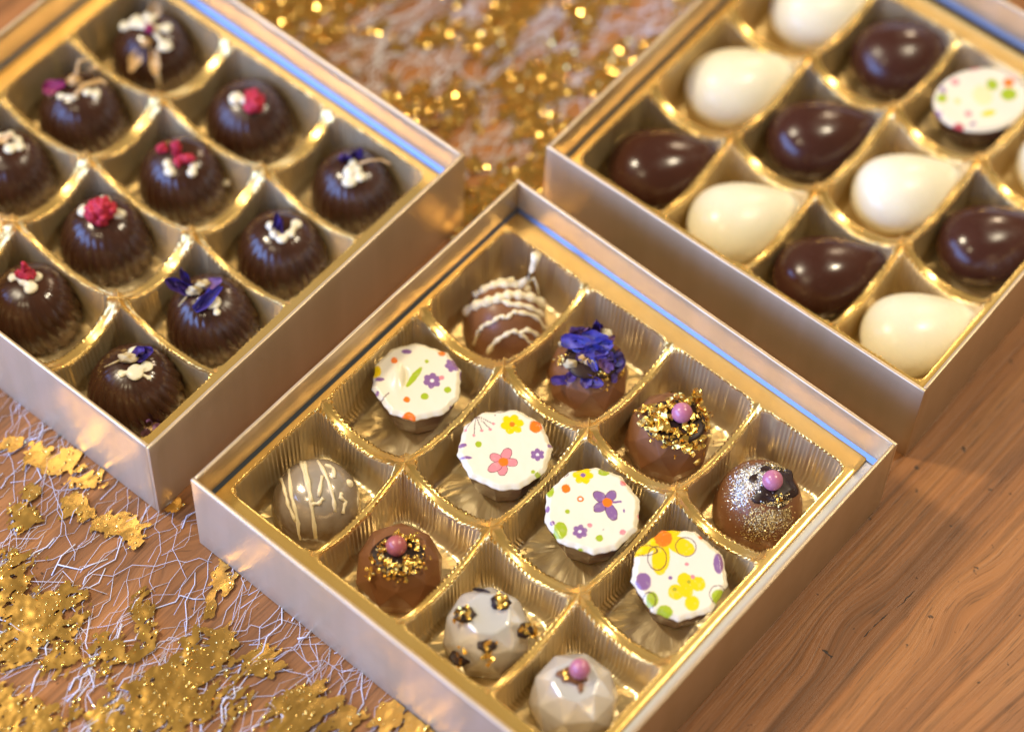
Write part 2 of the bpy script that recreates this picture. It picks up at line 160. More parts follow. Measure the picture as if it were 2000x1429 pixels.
# ------------------------------------------------------------------ materials
def new_mat(name):
    m = bpy.data.materials.new(name); m.use_nodes = True; nt = m.node_tree; return m, nt, nt.nodes['Principled BSDF']
def P(b, **k):
    for a, v in k.items():
        a = {'spec': 'Specular IOR Level', 'sss': 'Subsurface Weight', 'coat': 'Coat Weight', 'coatr': 'Coat Roughness', 'rough': 'Roughness', 'metal': 'Metallic', 'alpha': 'Alpha', 'trans': 'Transmission Weight', 'sheen': 'Sheen Weight', 'aniso': 'Anisotropic'}[a]
        b.inputs[a].default_value = v
def rgba(c): return (c[0], c[1], c[2], 1)
def mat(name, col, col2=None, vscale=200, vlo=0.35, vhi=0.65, bump=0, bscale=400, bdist=0.0004, stretch=(1, 1, 1), rvar=0, **k):
    m, nt, b = new_mat(name); N = nt.nodes; L = nt.links; P(b, **k); b.inputs['Base Color'].default_value = rgba(col)
    if 'sss' in k: b.inputs['Subsurface Radius'].default_value = (0.004, 0.0025, 0.0012); b.inputs['Subsurface Scale'].default_value = 0.6
    tc = N.new('ShaderNodeTexCoord'); mp = N.new('ShaderNodeMapping'); mp.inputs['Scale'].default_value = stretch; L.new(tc.outputs['Object'], mp.inputs[0])
    if col2:
        n = N.new('ShaderNodeTexNoise'); n.inputs['Scale'].default_value = vscale; n.inputs['Detail'].default_value = 5; L.new(mp.outputs[0], n.inputs['Vector'])
        r = N.new('ShaderNodeValToRGB'); r.color_ramp.elements[0].position = vlo; r.color_ramp.elements[1].position = vhi
        r.color_ramp.elements[0].color = rgba(col); r.color_ramp.elements[1].color = rgba(col2); L.new(n.outputs[0], r.inputs[0]); L.new(r.outputs[0], b.inputs['Base Color'])
    if rvar:
        ge = N.new('ShaderNodeNewGeometry'); n = N.new('ShaderNodeTexNoise'); n.inputs['Scale'].default_value = 110; n.inputs['Detail'].default_value = 6; L.new(ge.outputs['Position'], n.inputs['Vector'])
        r = N.new('ShaderNodeMapRange'); r.inputs['From Min'].default_value = 0.42; r.inputs['From Max'].default_value = 0.68; r.inputs['To Min'].default_value = k['rough']; r.inputs['To Max'].default_value = k['rough'] + rvar; L.new(n.outputs[0], r.inputs[0]); L.new(r.outputs[0], b.inputs['Roughness'])
    if bump:
        n = N.new('ShaderNodeTexNoise'); n.inputs['Scale'].default_value = bscale; n.inputs['Detail'].default_value = 4; L.new(mp.outputs[0], n.inputs['Vector'])
        u = N.new('ShaderNodeBump'); u.inputs['Strength'].default_value = bump; u.inputs['Distance'].default_value = bdist; L.new(n.outputs[0], u.inputs['Height']); L.new(u.outputs[0], b.inputs['Normal'])
    return m

MAT = {}
MAT['tray'] = mat('gold_plastic', (0.88, 0.57, 0.17), (0.90, 0.62, 0.22), 60, rough=0.25, metal=0.85, spec=0.8, bump=0.16, bscale=260, bdist=0.0004)
MAT['film'] = mat('thin_champagne_film', (0.82, 0.65, 0.36), (0.86, 0.70, 0.43), 70, rough=0.28, metal=0.70, spec=0.8, bump=0.22, bscale=230, bdist=0.0004)
MAT['paper'] = mat('satin_gold_paper', (0.57, 0.43, 0.26), (0.62, 0.47, 0.30), 120, rvar=0.07, rough=0.34, metal=0.50, bump=0.25, bscale=1500, bdist=0.00015, stretch=(1, 1, 0.08))
MAT['silver'] = mat('blue_sheen_liner', (0.14, 0.165, 0.215), rough=0.30, metal=1.0, bump=0.1, bscale=700, bdist=0.0001)  # blue tint puts the window's reflection into the silver's own colour
MAT['ledge'] = mat('silver_card_ledge', (0.80, 0.80, 0.80), rough=0.35, metal=0.8)
MAT['dark'] = mat('dark_chocolate', (0.034, 0.0110, 0.0055), (0.052, 0.018, 0.009), 130, rough=0.16, rvar=0.18, spec=0.5, bump=0.06, bscale=300, bdist=0.0004)
MAT['egg_dark'] = mat('polished_dark_chocolate', (0.046, 0.0135, 0.0085), (0.058, 0.018, 0.011), 60, rough=0.18, rvar=0.16, spec=0.42, bump=0.05, bscale=90, bdist=0.001)
MAT['milk'] = mat('milk_chocolate', (0.185, 0.074, 0.027), (0.23, 0.096, 0.038), 90, rough=0.36, spec=0.4, bump=0.05, bscale=500)
MAT['milk2'] = mat('milk_chocolate_body', (0.085, 0.033, 0.013), (0.11, 0.045, 0.018), 90, rough=0.38, spec=0.4)
MAT['ganache'] = mat('dark_ganache', (0.026, 0.010, 0.006), rough=0.42, spec=0.3)
MAT['white'] = mat('white_chocolate', (0.78, 0.73, 0.56), (0.82, 0.77, 0.60), 60, rough=0.24, rvar=0.16, sss=0.12, spec=0.4, bump=0.05, bscale=90, bdist=0.001)
MAT['dab'] = mat('white_chocolate_icing', (0.74, 0.67, 0.47), rough=0.35, sss=0.1)
MAT['drizzle'] = mat('white_chocolate_drizzle', (0.80, 0.68, 0.45), rough=0.36, sss=0.1)
MAT['rasp'] = mat('freeze_dried_raspberry', (0.36, 0.006, 0.022), (0.52, 0.02, 0.05), 700, rough=0.6, bump=0.8, bscale=1400, bdist=0.0005)
MAT['magenta'] = mat('magenta_petal', (0.22, 0.004, 0.06), rough=0.6)
MAT['tan'] = mat('dried_petal', (0.50, 0.28, 0.08), (0.62, 0.42, 0.20), 500, rough=0.6)
MAT['cornflower'] = mat('blue_petal', (0.028, 0.038, 0.27), (0.075, 0.045, 0.28), 260, rough=0.5)
MAT['indigo'] = mat('indigo_petal', (0.035, 0.018, 0.13), (0.07, 0.03, 0.22), 400, rough=0.55)
MAT['plum'] = mat('plum_petal', (0.12, 0.045, 0.13), (0.2, 0.09, 0.2), 400, rough=0.6)
MAT['bud'] = mat('dried_bud', (0.42, 0.30, 0.13), (0.55, 0.47, 0.28), 600, rough=0.6, bump=0.5, bscale=1200)
MAT['pearl_pink'] = mat('pink_sugar_pearl', (0.42, 0.13, 0.22), (0.48, 0.17, 0.26), 300, bump=0.12, bscale=700, rough=0.32, coat=0.4, coatr=0.2)
MAT['pearl_rose'] = mat('rose_sugar_pearl', (0.36, 0.085, 0.09), (0.42, 0.11, 0.11), 300, bump=0.12, bscale=700, rough=0.35, coat=0.3, coatr=0.25)
MAT['leaf'] = mat('gold_leaf', (0.92, 0.62, 0.17), (0.84, 0.54, 0.12), 900, rough=0.24, metal=1.0, bump=0.3, bscale=1500)
MAT['foil'] = mat('gold_foil', (0.68, 0.41, 0.11), (0.60, 0.35, 0.09), 120, rough=0.28, metal=1.0, bump=0.10, bscale=300, bdist=0.0005)
MAT['bead'] = mat('gold_foil_crumb', (0.88, 0.57, 0.14), rough=0.15, metal=1.0)
MAT['glint'] = mat('mirror_gold_flake', (0.95, 0.66, 0.20), rough=0.17, metal=1.0)
MAT['fibre'] = mat('silk_fibre', (0.70, 0.68, 0.74), rough=0.6, sheen=0.3)
MAT['silverdust'] = mat('silver_lustre_dust', (0.80, 0.76, 0.66), rough=0.30, metal=1.0)
MAT['golddust'] = mat('gold_lustre_dust', (0.70, 0.55, 0.26), rough=0.35, metal=1.0)

def shimmer(name, body, dust, lo, hi):
    m, nt, b = new_mat(name); N = nt.nodes; L = nt.links
    g = N.new('ShaderNodeTexCoord'); n = N.new('ShaderNodeTexNoise'); n.inputs['Scale'].default_value = 260; n.inputs['Detail'].default_value = 6; L.new(g.outputs['Object'], n.inputs['Vector'])
    sp = N.new('ShaderNodeSeparateXYZ'); L.new(g.outputs['Object'], sp.inputs[0])
    z = N.new('ShaderNodeMapRange'); z.inputs['From Min'].default_value = lo; z.inputs['From Max'].default_value = hi; L.new(sp.outputs['Z'], z.inputs[0])
    a = N.new('ShaderNodeMath'); a.operation = 'MULTIPLY_ADD'; a.inputs[1].default_value = 0.7; L.new(n.outputs[0], a.inputs[0]); L.new(z.outputs[0], a.inputs[2])
    s = N.new('ShaderNodeMath'); s.operation = 'SUBTRACT'; s.inputs[1].default_value = 0.33; s.use_clamp = True; L.new(a.outputs[0], s.inputs[0])
    mx = N.new('ShaderNodeMix'); mx.data_type = 'RGBA'; mx.inputs['A'].default_value = rgba(body); mx.inputs['B'].default_value = rgba(dust); L.new(s.outputs[0], mx.inputs['Factor']); L.new(mx.outputs['Result'], b.inputs['Base Color'])
    mm = N.new('ShaderNodeMath'); mm.operation = 'MULTIPLY'; mm.inputs[1].default_value = 0.5; L.new(s.outputs[0], mm.inputs[0]); L.new(mm.outputs[0], b.inputs['Metallic'])
    u = N.new('ShaderNodeBump'); u.inputs['Strength'].default_value = 0.12; u.inputs['Distance'].default_value = 0.0003
    n2 = N.new('ShaderNodeTexNoise'); n2.inputs['Scale'].default_value = 1800; L.new(g.outputs['Object'], n2.inputs['Vector']); L.new(n2.outputs[0], u.inputs['Height']); L.new(u.outputs[0], b.inputs['Normal'])
    P(b, rough=0.20, coat=0.3, coatr=0.10); return m
MAT['shimmer'] = shimmer('pearl_dusted_chocolate', (0.21, 0.145, 0.08), (0.80, 0.79, 0.79), 0.005, 0.018)
MAT['shimmer2'] = shimmer('silvery_dusted_chocolate', (0.14, 0.083, 0.042), (0.55, 0.49, 0.43), 0.007, 0.026)

def attr_mat(name):
    m, nt, b = new_mat(name); a = nt.nodes.new('ShaderNodeAttribute'); a.attribute_name = 'Col'; nt.links.new(a.outputs['Color'], b.inputs['Base Color']); P(b, rough=0.30, spec=0.45, coat=0.2, coatr=0.15); return m
MAT['print'] = attr_mat('cocoa_butter_print')

def wood_mat(name, c_dark, c_mid, c_light, knots=True):
    m, nt, b = new_mat(name); N = nt.nodes; L = nt.links
    tc = N.new('ShaderNodeTexCoord'); 
    wn = N.new('ShaderNodeTexNoise'); wn.inputs['Scale'].default_value = 6; wn.inputs['Detail'].default_value = 2; L.new(tc.outputs['Object'], wn.inputs['Vector'])
    ws = N.new('ShaderNodeVectorMath'); ws.operation = 'SCALE'; ws.inputs['Scale'].default_value = 0.006; L.new(wn.outputs['Color'], ws.inputs[0])
    wa = N.new('ShaderNodeVectorMath'); wa.operation = 'ADD'; L.new(tc.outputs['Object'], wa.inputs[0]); L.new(ws.outputs[0], wa.inputs[1])
    vec = wa.outputs[0]
    if knots:
        for (kx, ky, kr, st) in ((0.236, 0.098, 0.030, 0.006), (0.205, 0.150, 0.012, 0.005), (-0.006, -0.012, 0.010, 0.006), (0.180, 0.120, 0.012, 0.004)):
            d = N.new('ShaderNodeVectorMath'); d.operation = 'SUBTRACT'; d.inputs[1].default_value = (kx, ky, 0); L.new(tc.outputs['Object'], d.inputs[0])
            sc = N.new('ShaderNodeVectorMath'); sc.operation = 'MULTIPLY'; sc.inputs[1].default_value = (1, 0.45, 0); L.new(d.outputs[0], sc.inputs[0])
            ln = N.new('ShaderNodeVectorMath'); ln.operation = 'LENGTH'; L.new(sc.outputs[0], ln.inputs[0])
            mr = N.new('ShaderNodeMapRange'); mr.interpolation_type = 'SMOOTHSTEP'; mr.inputs['From Min'].default_value = 0; mr.inputs['From Max'].default_value = kr; mr.inputs['To Min'].default_value = st; mr.inputs['To Max'].default_value = 0; L.new(ln.outputs['Value'], mr.inputs[0])
            cx = N.new('ShaderNodeCombineXYZ'); L.new(mr.outputs[0], cx.inputs[0]); ad = N.new('ShaderNodeVectorMath'); ad.operation = 'ADD'; L.new(vec, ad.inputs[0]); L.new(cx.outputs[0], ad.inputs[1]); vec = ad.outputs[0]
    def layer(sx, sy, detail, rough=0.55):
        mp = N.new('ShaderNodeMapping'); mp.inputs['Scale'].default_value = (sx, sy, 1); mp.inputs['Rotation'].default_value = (0, 0, 0.06); L.new(vec, mp.inputs[0])
        n = N.new('ShaderNodeTexNoise'); n.inputs['Scale'].default_value = 1; n.inputs['Detail'].default_value = detail; n.inputs['Roughness'].default_value = rough; L.new(mp.outputs[0], n.inputs['Vector']); return n.outputs[0]
    big = layer(60, 2.2, 4, .6); fine = layer(620, 9, 5, .65); streak = layer(230, 4, 4); pore = layer(1500, 70, 2)
    r = N.new('ShaderNodeValToRGB'); e = r.color_ramp.elements; e[0].position = 0.30; e[0].color = rgba(c_dark); e[1].position = 0.72; e[1].color = rgba(c_light); k = e.new(0.5); k.color = rgba(c_mid); L.new(big, r.inputs[0])
    def mul(col, fac, lo, hi, amt):
        mr = N.new('ShaderNodeMapRange'); mr.inputs['From Min'].default_value = lo; mr.inputs['From Max'].default_value = hi; mr.inputs['To Min'].default_value = amt; mr.inputs['To Max'].default_value = 1.0; L.new(fac, mr.inputs[0])
        v = N.new('ShaderNodeVectorMath'); v.operation = 'SCALE'; L.new(col, v.inputs[0]); L.new(mr.outputs[0], v.inputs['Scale']); return v.outputs[0]
    col = mul(r.outputs[0], fine, 0.32, 0.62, 0.62); col = mul(col, streak, 0.34, 0.48, 0.60)
    sp = N.new('ShaderNodeTexNoise'); sp.inputs['Scale'].default_value = 240; sp.inputs['Detail'].default_value = 2; L.new(tc.outputs['Object'], sp.inputs['Vector'])
    col = mul(col, sp.outputs[0], 0.26, 0.30, 0.25)
    col = mul(col, pore, 0.31, 0.42, 0.60)
    if knots:
        sub = N.new('ShaderNodeVectorMath'); sub.operation = 'SUBTRACT'; sub.inputs[1].default_value = (0.243, 0.118, 0); L.new(vec, sub.inputs[0])
        rt = N.new('ShaderNodeVectorRotate'); rt.inputs['Axis'].default_value = (0, 0, 1); rt.inputs['Angle'].default_value = 0.45; L.new(sub.outputs[0], rt.inputs['Vector'])
        ss = N.new('ShaderNodeVectorMath'); ss.operation = 'MULTIPLY'; ss.inputs[1].default_value = (42, 120, 0); L.new(rt.outputs[0], ss.inputs[0]); le = N.new('ShaderNodeVectorMath'); le.operation = 'LENGTH'; L.new(ss.outputs[0], le.inputs[0])
        jn = N.new('ShaderNodeMath'); jn.operation = 'MULTIPLY_ADD'; jn.inputs[1].default_value = 0.9; L.new(streak, jn.inputs[0]); L.new(le.outputs['Value'], jn.inputs[2])
        mk = N.new('ShaderNodeMapRange'); mk.interpolation_type = 'SMOOTHSTEP'; mk.inputs['From Min'].default_value = 1.05; mk.inputs['From Max'].default_value = 1.5; mk.inputs['To Min'].default_value = 0.12; mk.inputs['To Max'].default_value = 0; L.new(jn.outputs[0], mk.inputs[0])
        mo = N.new('ShaderNodeMix'); mo.data_type = 'RGBA'; mo.inputs['B'].default_value = (0.40, 0.135, 0.024, 1); L.new(mk.outputs[0], mo.inputs['Factor']); L.new(col, mo.inputs['A']); col = mo.outputs['Result']
    L.new(col, b.inputs['Base Color'])
    u = N.new('ShaderNodeBump'); u.inputs['Strength'].default_value = 0.6; u.inputs['Distance'].default_value = 0.0005
    hh = N.new('ShaderNodeMath'); hh.operation = 'ADD'; L.new(fine, hh.inputs[0]); L.new(big, hh.inputs[1]); L.new(hh.outputs[0], u.inputs['Height']); L.new(u.outputs[0], b.inputs['Normal'])
    rr = N.new('ShaderNodeMapRange'); rr.inputs['To Min'].default_value = 0.55; rr.inputs['To Max'].default_value = 0.34; L.new(streak, rr.inputs[0]); L.new(rr.outputs[0], b.inputs['Roughness'])
    P(b, spec=0.4); return m
MAT['wood'] = wood_mat('pine_tabletop', (0.18, 0.066, 0.020), (0.35, 0.138, 0.041), (0.44, 0.188, 0.058))

# ------------------------------------------------------------------ table
mb = MB(); n = 2; mb.add([(-1.2, -0.9, 0), (1.2, -0.9, 0), (1.2, 1.2, 0), (-1.2, 1.2, 0), (-1.2, -0.9, -0.03), (1.2, -0.9, -0.03), (1.2, 1.2, -0.03), (-1.2, 1.2, -0.03)],
    [(0, 1, 2, 3), (7, 6, 5, 4), (0, 4, 5, 1), (1, 5, 6, 2), (2, 6, 7, 3), (3, 7, 4, 0)])
table = tag(mb.build('tabletop', MAT['wood'], smooth=False), 'scratched orange-brown pine tabletop with long open grain', None, kind='structure')

MAT['crack'] = mat('dark_crack', (0.05, 0.035, 0.025), rough=0.7)  # dark brown for the crack and mark lines in the tabletop
for pts, rr in ((CRACK, 0.00022), (MARK, 0.0005)):
    pts = np.array(pts); q = np.concatenate([np.linspace(a_, b_, 6)[:-1] for a_, b_ in zip(pts[:-1], pts[1:])] + [pts[-1:]]); q = q + RNG.normal(0, .00018, q.shape)
    MB().tube(np.c_[q, np.full(len(q), -rr * 0.55)], rr * (0.5 + RNG.random(len(q))), 6).build('crack', MAT['crack'], table)

# ------------------------------------------------------------------ runner: gold foil flakes on a web of fibres
runner = tag(empty('table_runner', (0, 0, 0)), 'sheer cobweb table runner with torn gold foil lying under the boxes', 'table runner')
def foil_field(X, Y):
    c, s = math.cos(YAW), math.sin(YAW); F = np.full(X.shape, -1.0)
    for (x, y, a, b) in FOIL:
        dx = X - x; dy = Y - y; u = (dx * c + dy * s) / a; v = (-dx * s + dy * c) / b
        F = np.maximum(F, 1.0 - (u * u + v * v) ** 0.75 * 0.85)
    wx = X + 0.006 * (fbm(X * 90, Y * 90, 3, 51) - .5); wy = Y + 0.010 * (fbm(X * 80, Y * 60, 3, 57) - .5)
    g = fbm(wx * 210 + 5, wy * 105, 5, 3); g2 = fbm(wx * 700, wy * 300, 3, 9)
    near = F * 1.15 - 0.20 + (g - 0.5) * 2.3 + (g2 - 0.5) * 2.3
    far_n = (fbm(wx * 70 + 40, wy * 48, 5, 21) - 0.455) * 4.0 + (g - 0.5) * 3.4 + (g2 - 0.5) * 1.4
    wgt = np.clip((Y - 0.10) / 0.03, 0, 1)
    return near * (1 - wgt) + far_n * wgt
def foil_sheet(x0, x1, y0, y1, h):
    xs = np.arange(x0, x1, h); ys = np.arange(y0, y1, h); X, Y = np.meshgrid(xs, ys); F = foil_field(X, Y)
    gy, gx = np.gradient(F, h); g = np.sqrt(gx ** 2 + gy ** 2) + 1e-6
    cell = (F[:-1, :-1] + F[1:, :-1] + F[:-1, 1:] + F[1:, 1:]) > 0
    st = np.clip(-F / g, -0.55 * h, 0.55 * h); edge = np.zeros(F.shape, bool)
    e4 = cell.astype(int); pad = np.pad(e4, 1); cnt = pad[:-1, :-1] + pad[1:, :-1] + pad[:-1, 1:] + pad[1:, 1:]; edge = (cnt > 0) & (cnt < 4)
    XX = X + np.where(edge, st * gx / g, 0); YY = Y + np.where(edge, st * gy / g, 0)
    Z = 0.0007 + 0.0007 * fbm(X * 60, Y * 40, 2, 31) + 0.00040 * fbm(X * 350, Y * 200, 2, 37)
    lab = np.zeros(cell.shape, int); comps = []
    ny, nx = cell.shape
    for i, j in zip(*np.nonzero(cell)):
        if lab[i, j]: continue
        n = len(comps) + 1; stack = [(i, j)]; lab[i, j] = n; out = []
        while stack:
            a, b = stack.pop(); out.append((a, b))
            for p, q in ((a + 1, b), (a - 1, b), (a, b + 1), (a, b - 1)):
                if 0 <= p < ny and 0 <= q < nx and cell[p, q] and not lab[p, q]: lab[p, q] = n; stack.append((p, q))
        comps.append(out)
    res = []
    for out in comps:
        idx = {}; V = []; Fc = []
        for a, b in out:
            q = []
            for p in ((a, b), (a, b + 1), (a + 1, b + 1), (a + 1, b)):
                if p not in idx: idx[p] = len(V); V.append((XX[p], YY[p], Z[p]))
                q.append(idx[p])
            Fc.append(q)
        res.append((len(out) * h * h, V, Fc))
    return res
def under_box(x, y):
    for (o, a, sa, sb, e) in BOXES.values():
        dx, dy = x - o[0], y - o[1]; u = dx * math.cos(a) + dy * math.sin(a); v = -dx * math.sin(a) + dy * math.cos(a)
        if -0.0005 < u < A * sa + 0.0005 and -0.0005 < v < B * sb + 0.0005: return True
    return False
small = MB(); beads = MB(); big_patches = []
bead_src = []
for reg in ((-0.125, 0.135, -0.115, 0.012, 0.00042), (-0.20, 0.008, 0.150, 0.345, 0.0008)):
    for area, V, Fc in foil_sheet(*reg):
        c = np.mean(V, 0)
        keep = [f for f in Fc if not under_box(V[f[0]][0], V[f[0]][1])]
        if not keep: continue
        used = sorted({i for f in keep for i in f}); mp = {u: i for i, u in enumerate(used)}; V2 = [V[u] for u in used]; F2 = [tuple(mp[i] for i in f) for f in keep]
        area = len(keep) * reg[4] ** 2; bead_src += V2
        if area > 2.5e-5: big_patches.append((area, V2, F2))
        else: small.add(V2, F2)
big_patches.sort(key=lambda t: -t[0])
for area, V, Fc in big_patches[:120]:
    link('foil_patch', mesh_data('foil_patch', V, Fc), MAT['foil'], runner)
for area, V, Fc in big_patches[120:]: small.add(V, Fc)
tag(small.build('foil_scraps', MAT['foil'], runner), kind='stuff')
bs = np.array(bead_src); pick = RNG.choice(len(bs), 2600, replace=False)
ico_v = [(0, 0, 1), (.894, 0, .447), (.276, .851, .447), (-.724, .526, .447), (-.724, -.526, .447), (.276, -.851, .447), (.724, .526, -.447), (-.276, .851, -.447), (-.894, 0, -.447), (-.276, -.851, -.447), (.724, -.526, -.447), (0, 0, -1)]
ico_f = [(0, 1, 2), (0, 2, 3), (0, 3, 4), (0, 4, 5), (0, 5, 1), (1, 6, 2), (2, 7, 3), (3, 8, 4), (4, 9, 5), (5, 10, 1), (6, 7, 2), (7, 8, 3), (8, 9, 4), (9, 10, 5), (10, 6, 1), (11, 7, 6), (11, 8, 7), (11, 9, 8), (11, 10, 9), (11, 6, 10)]
for i in pick:
    q = bs[i]; r = min(0.0016, 0.00035 * math.exp(RNG.normal(0, 0.45)))
    if q[1] > 0.12: r *= 1.25
    elif random.random() < 0.45: continue
    c = q + np.array([RNG.normal(0, 0.0006), RNG.normal(0, 0.0006), r * 0.3])
    sc = r * np.array([RNG.uniform(.7, 1.2), RNG.uniform(.8, 1.7), RNG.uniform(.6, 1.1)])
    beads.add([tuple(c + np.array(v) * sc) for v in ico_v], ico_f)
tag(beads.build('foil_crumbs', MAT['bead'], runner), kind='stuff')
glit = MB()
for i in RNG.choice(len(bs), min(len(bs), 20000), replace=False):
    q = bs[i]; far = q[1] > 0.12
    if not far and random.random() < 0.9: continue
    glit.flake(q + np.array([RNG.normal(0, .0008), RNG.normal(0, .0008), .0006]), (random.uniform(.35, .95) if far else random.uniform(.12, .34)) * mm, None, flat=True)
tag(glit.build('foil_glitter', MAT['glint'], runner, smooth=False), kind='stuff')
web = MB()
def strand(x, y, head, n, step, r):
    pts = []; h = head; sgn = random.choice((-1, 1)); z = random.uniform(0.0003, 0.0009)
    for i in range(n):
        pts.append((x, y, max(0.0003, z)))
        if under_box(x, y) and i > 1: break
        turn = random.uniform(0.08, 0.65) * sgn; sgn = -sgn if random.random() < 0.75 else sgn
        L = step * random.uniform(0.4, 1.4); x += L * math.cos(head + turn); y += L * math.sin(head + turn); z += random.uniform(-0.0006, 0.0006)
        z = min(max(z, 0.0003), 0.0010)
        head += random.uniform(-0.1, 0.1)
    if len(pts) > 1: web.tube(pts, r, 4)
for i in range(270):
    x = random.uniform(-0.12, 0.12); y = random.uniform(-0.11, 0.0)
    if under_box(x, y): continue
    th = random.random(); head = 1.55 + random.gauss(0, 0.18) if th < 0.62 else (2.15 + random.gauss(0, 0.25) if th < 0.9 else 0.7 + random.gauss(0, .4))
    thick = random.random() < 0.24
    strand(x, y, head, random.randint(6, 16) if not thick else random.randint(3, 9), 0.0058, random.uniform(0.00018, 0.00028) if thick else random.uniform(0.00006, 0.00012))
for i in range(150):
    x = random.uniform(-0.12, 0.12); y = random.uniform(-0.12, 0.0)
    if not under_box(x, y): strand(x, y, 1.62 + random.gauss(0, .12), random.randint(5, 10), 0.007, random.uniform(.00005, .00009))
for i in range(850):
    x = random.uniform(-0.20, 0.0); y = random.uniform(0.16, 0.34)
    if under_box(x, y): continue
    strand(x, y, 1.57 + random.gauss(0, 0.5), random.randint(4, 12), 0.0055, random.uniform(0.00012, 0.0003))
tag(web.build('fibre_web', MAT['fibre'], runner), kind='stuff')

# ------------------------------------------------------------------ boxes and trays
TXN = [XM + k * (A - 2 * XM) / 4 for k in range(5)]
TYN = [YM + j * (B - 2 * YM) / 3 + ((2 * j - 3) * DEL if 0 < j < 3 else 0) for j in range(4)]
def pocket_mesh(k, j):
    x0, x1, y0, y1 = TXN[k], TXN[k + 1], TYN[j], TYN[j + 1]
    hx0 = 0.0009 if k > 0 else 0.0004; hx1 = 0.0009 if k < 3 else 0.0004; hy0 = 0.0018 if j > 0 else 0.0004; hy1 = 0.0018 if j < 2 else 0.0004
    cor = [(x0, y0), (x1, y0), (x1, y1), (x0, y1)]; zc = [ZI if (0 < kk < 4 and 0 < jj < 3) else ZT for kk, jj in ((k, j), (k + 1, j), (k + 1, j + 1), (k, j + 1))]
    inner = [j > 0, k < 3, j < 2, k > 0]; depth = [0.0088, 0.0070, 0.0088, 0.0070]
    Np = [150, 190, 150, 190]; bx = []; bz = []; side = []; ss = []
    for i in range(4):
        a = np.array(cor[i]); b = np.array(cor[(i + 1) % 4])
        for q in range(Np[i]):
            t = q / Np[i]; bx.append(a + (b - a) * t); dip = depth[i] * (1 - (2 * t - 1) ** 2) ** 0.85 if inner[i] else 0
            bz.append(zc[i] * (1 - t) + zc[(i + 1) % 4] * t - dip); side.append(i); ss.append(t)
    bx = np.array(bx); bz = np.array(bz); cx = np.array([(x0 + hx0 + x1 - hx1) / 2, (y0 + hy0 + y1 - hy1) / 2]); half = np.array([(x1 - hx1 - x0 - hx0) / 2, (y1 - hy1 - y0 - hy0) / 2])
    full = np.array([(x1 - x0) / 2, (y1 - y0) / 2]); fc = np.array([(x0 + x1) / 2, (y0 + y1) / 2])
    sharp = (bx - fc) / full
    per = np.cumsum(np.r_[0, np.linalg.norm(np.diff(bx, axis=0), axis=1)]); seed = k * 7 + j * 31
    fl = np.sin(per / 0.0019 * 2 * np.pi + 2.2 * np.sin(per * 110 + seed)); fl2 = fbm(per * 300, per * 0 + seed, 3, 5) - 0.5; fl3 = vnoise(per * 1500, per * 0 + seed, 8) - 0.5
    def contour(inset, rad, flut):
        h = half - inset; p = sharp * h; q = np.clip(p, -(h - rad), h - rad); d = p - q; l = np.linalg.norm(d, axis=1)[:, None] + 1e-9
        o = q + d / l * rad; o = o * (1 - flut[:, None] / half.mean()); return cx + o
    amp = 0.00048 * vnoise(per * 150, per * 0 + 3 * seed, 2) ** 1.6
    lipf = amp * fl * 0.7 + 0.0003 * fl2 + 0.00025 * fl3
    wallf = amp * fl * 0.75 + 0.0009 * fl2
    rings = []
    lip = contour(0.0, 0.0040, lipf)
    zl = bz + 0.00006 * fl + 0.0002 * fl3
    smoothlip = contour(0.0, 0.0040, lipf * 0)
    for f in (0, 0.5, 0.86, 1.0):
        xy = bx * (1 - f) + smoothlip * f if f < 1 else lip; z = bz if f < 1 else zl - 0.00008
        z = z + (0.00010 if f == 0.86 else 0)
        rings.append(np.c_[xy, z])
    for f in (0.03, 0.10, 0.25, 0.45, 0.65, 0.85, 0.95):
        z = zl * (1 - f) + ZF * f; ins = 0.0012 * (ZT - z) / (ZT - ZF) + (0.0003 if f > 0.02 else 0) + (0.0012 if f > 0.9 else 0)
        h = half - ins[:, None]; rad = 0.0040 + 0.002 * f; p = sharp * h; q = np.clip(p, -(h - rad), h - rad); d = p - q; l = np.linalg.norm(d, axis=1)[:, None] + 1e-9
        o = (q + d / l * rad) * (1 - (wallf * (1 - 0.5 * f))[:, None] / half.mean()); rings.append(np.c_[cx + o, z])
    base = contour(0.0035, 0.006, wallf * 0)
    for g in (1.0, 0.92, 0.84, 0.76, 0.68, 0.58, 0.45, 0.25, 0.02):
        xy = cx + (base - cx) * g; z = ZF + 0.0013 * (fbm(xy[:, 0] * 240 + seed, xy[:, 1] * 240, 4, seed) - 0.62); rings.append(np.c_[xy, z])
    mb = MB(); mb.grid(np.array(rings), closed_v=True); m = mesh_data('pocket', mb.v, mb.f); m.materials.append(MAT['tray']); m.materials.append(MAT['film'])
    npt = len(bx); m.polygons.foreach_set('material_index', [0 if i < 4 * npt else 1 for i in range(len(m.polygons))])
    return m
POCKETS = {(k, j): pocket_mesh(k, j) for k in range(4) for j in range(3)}
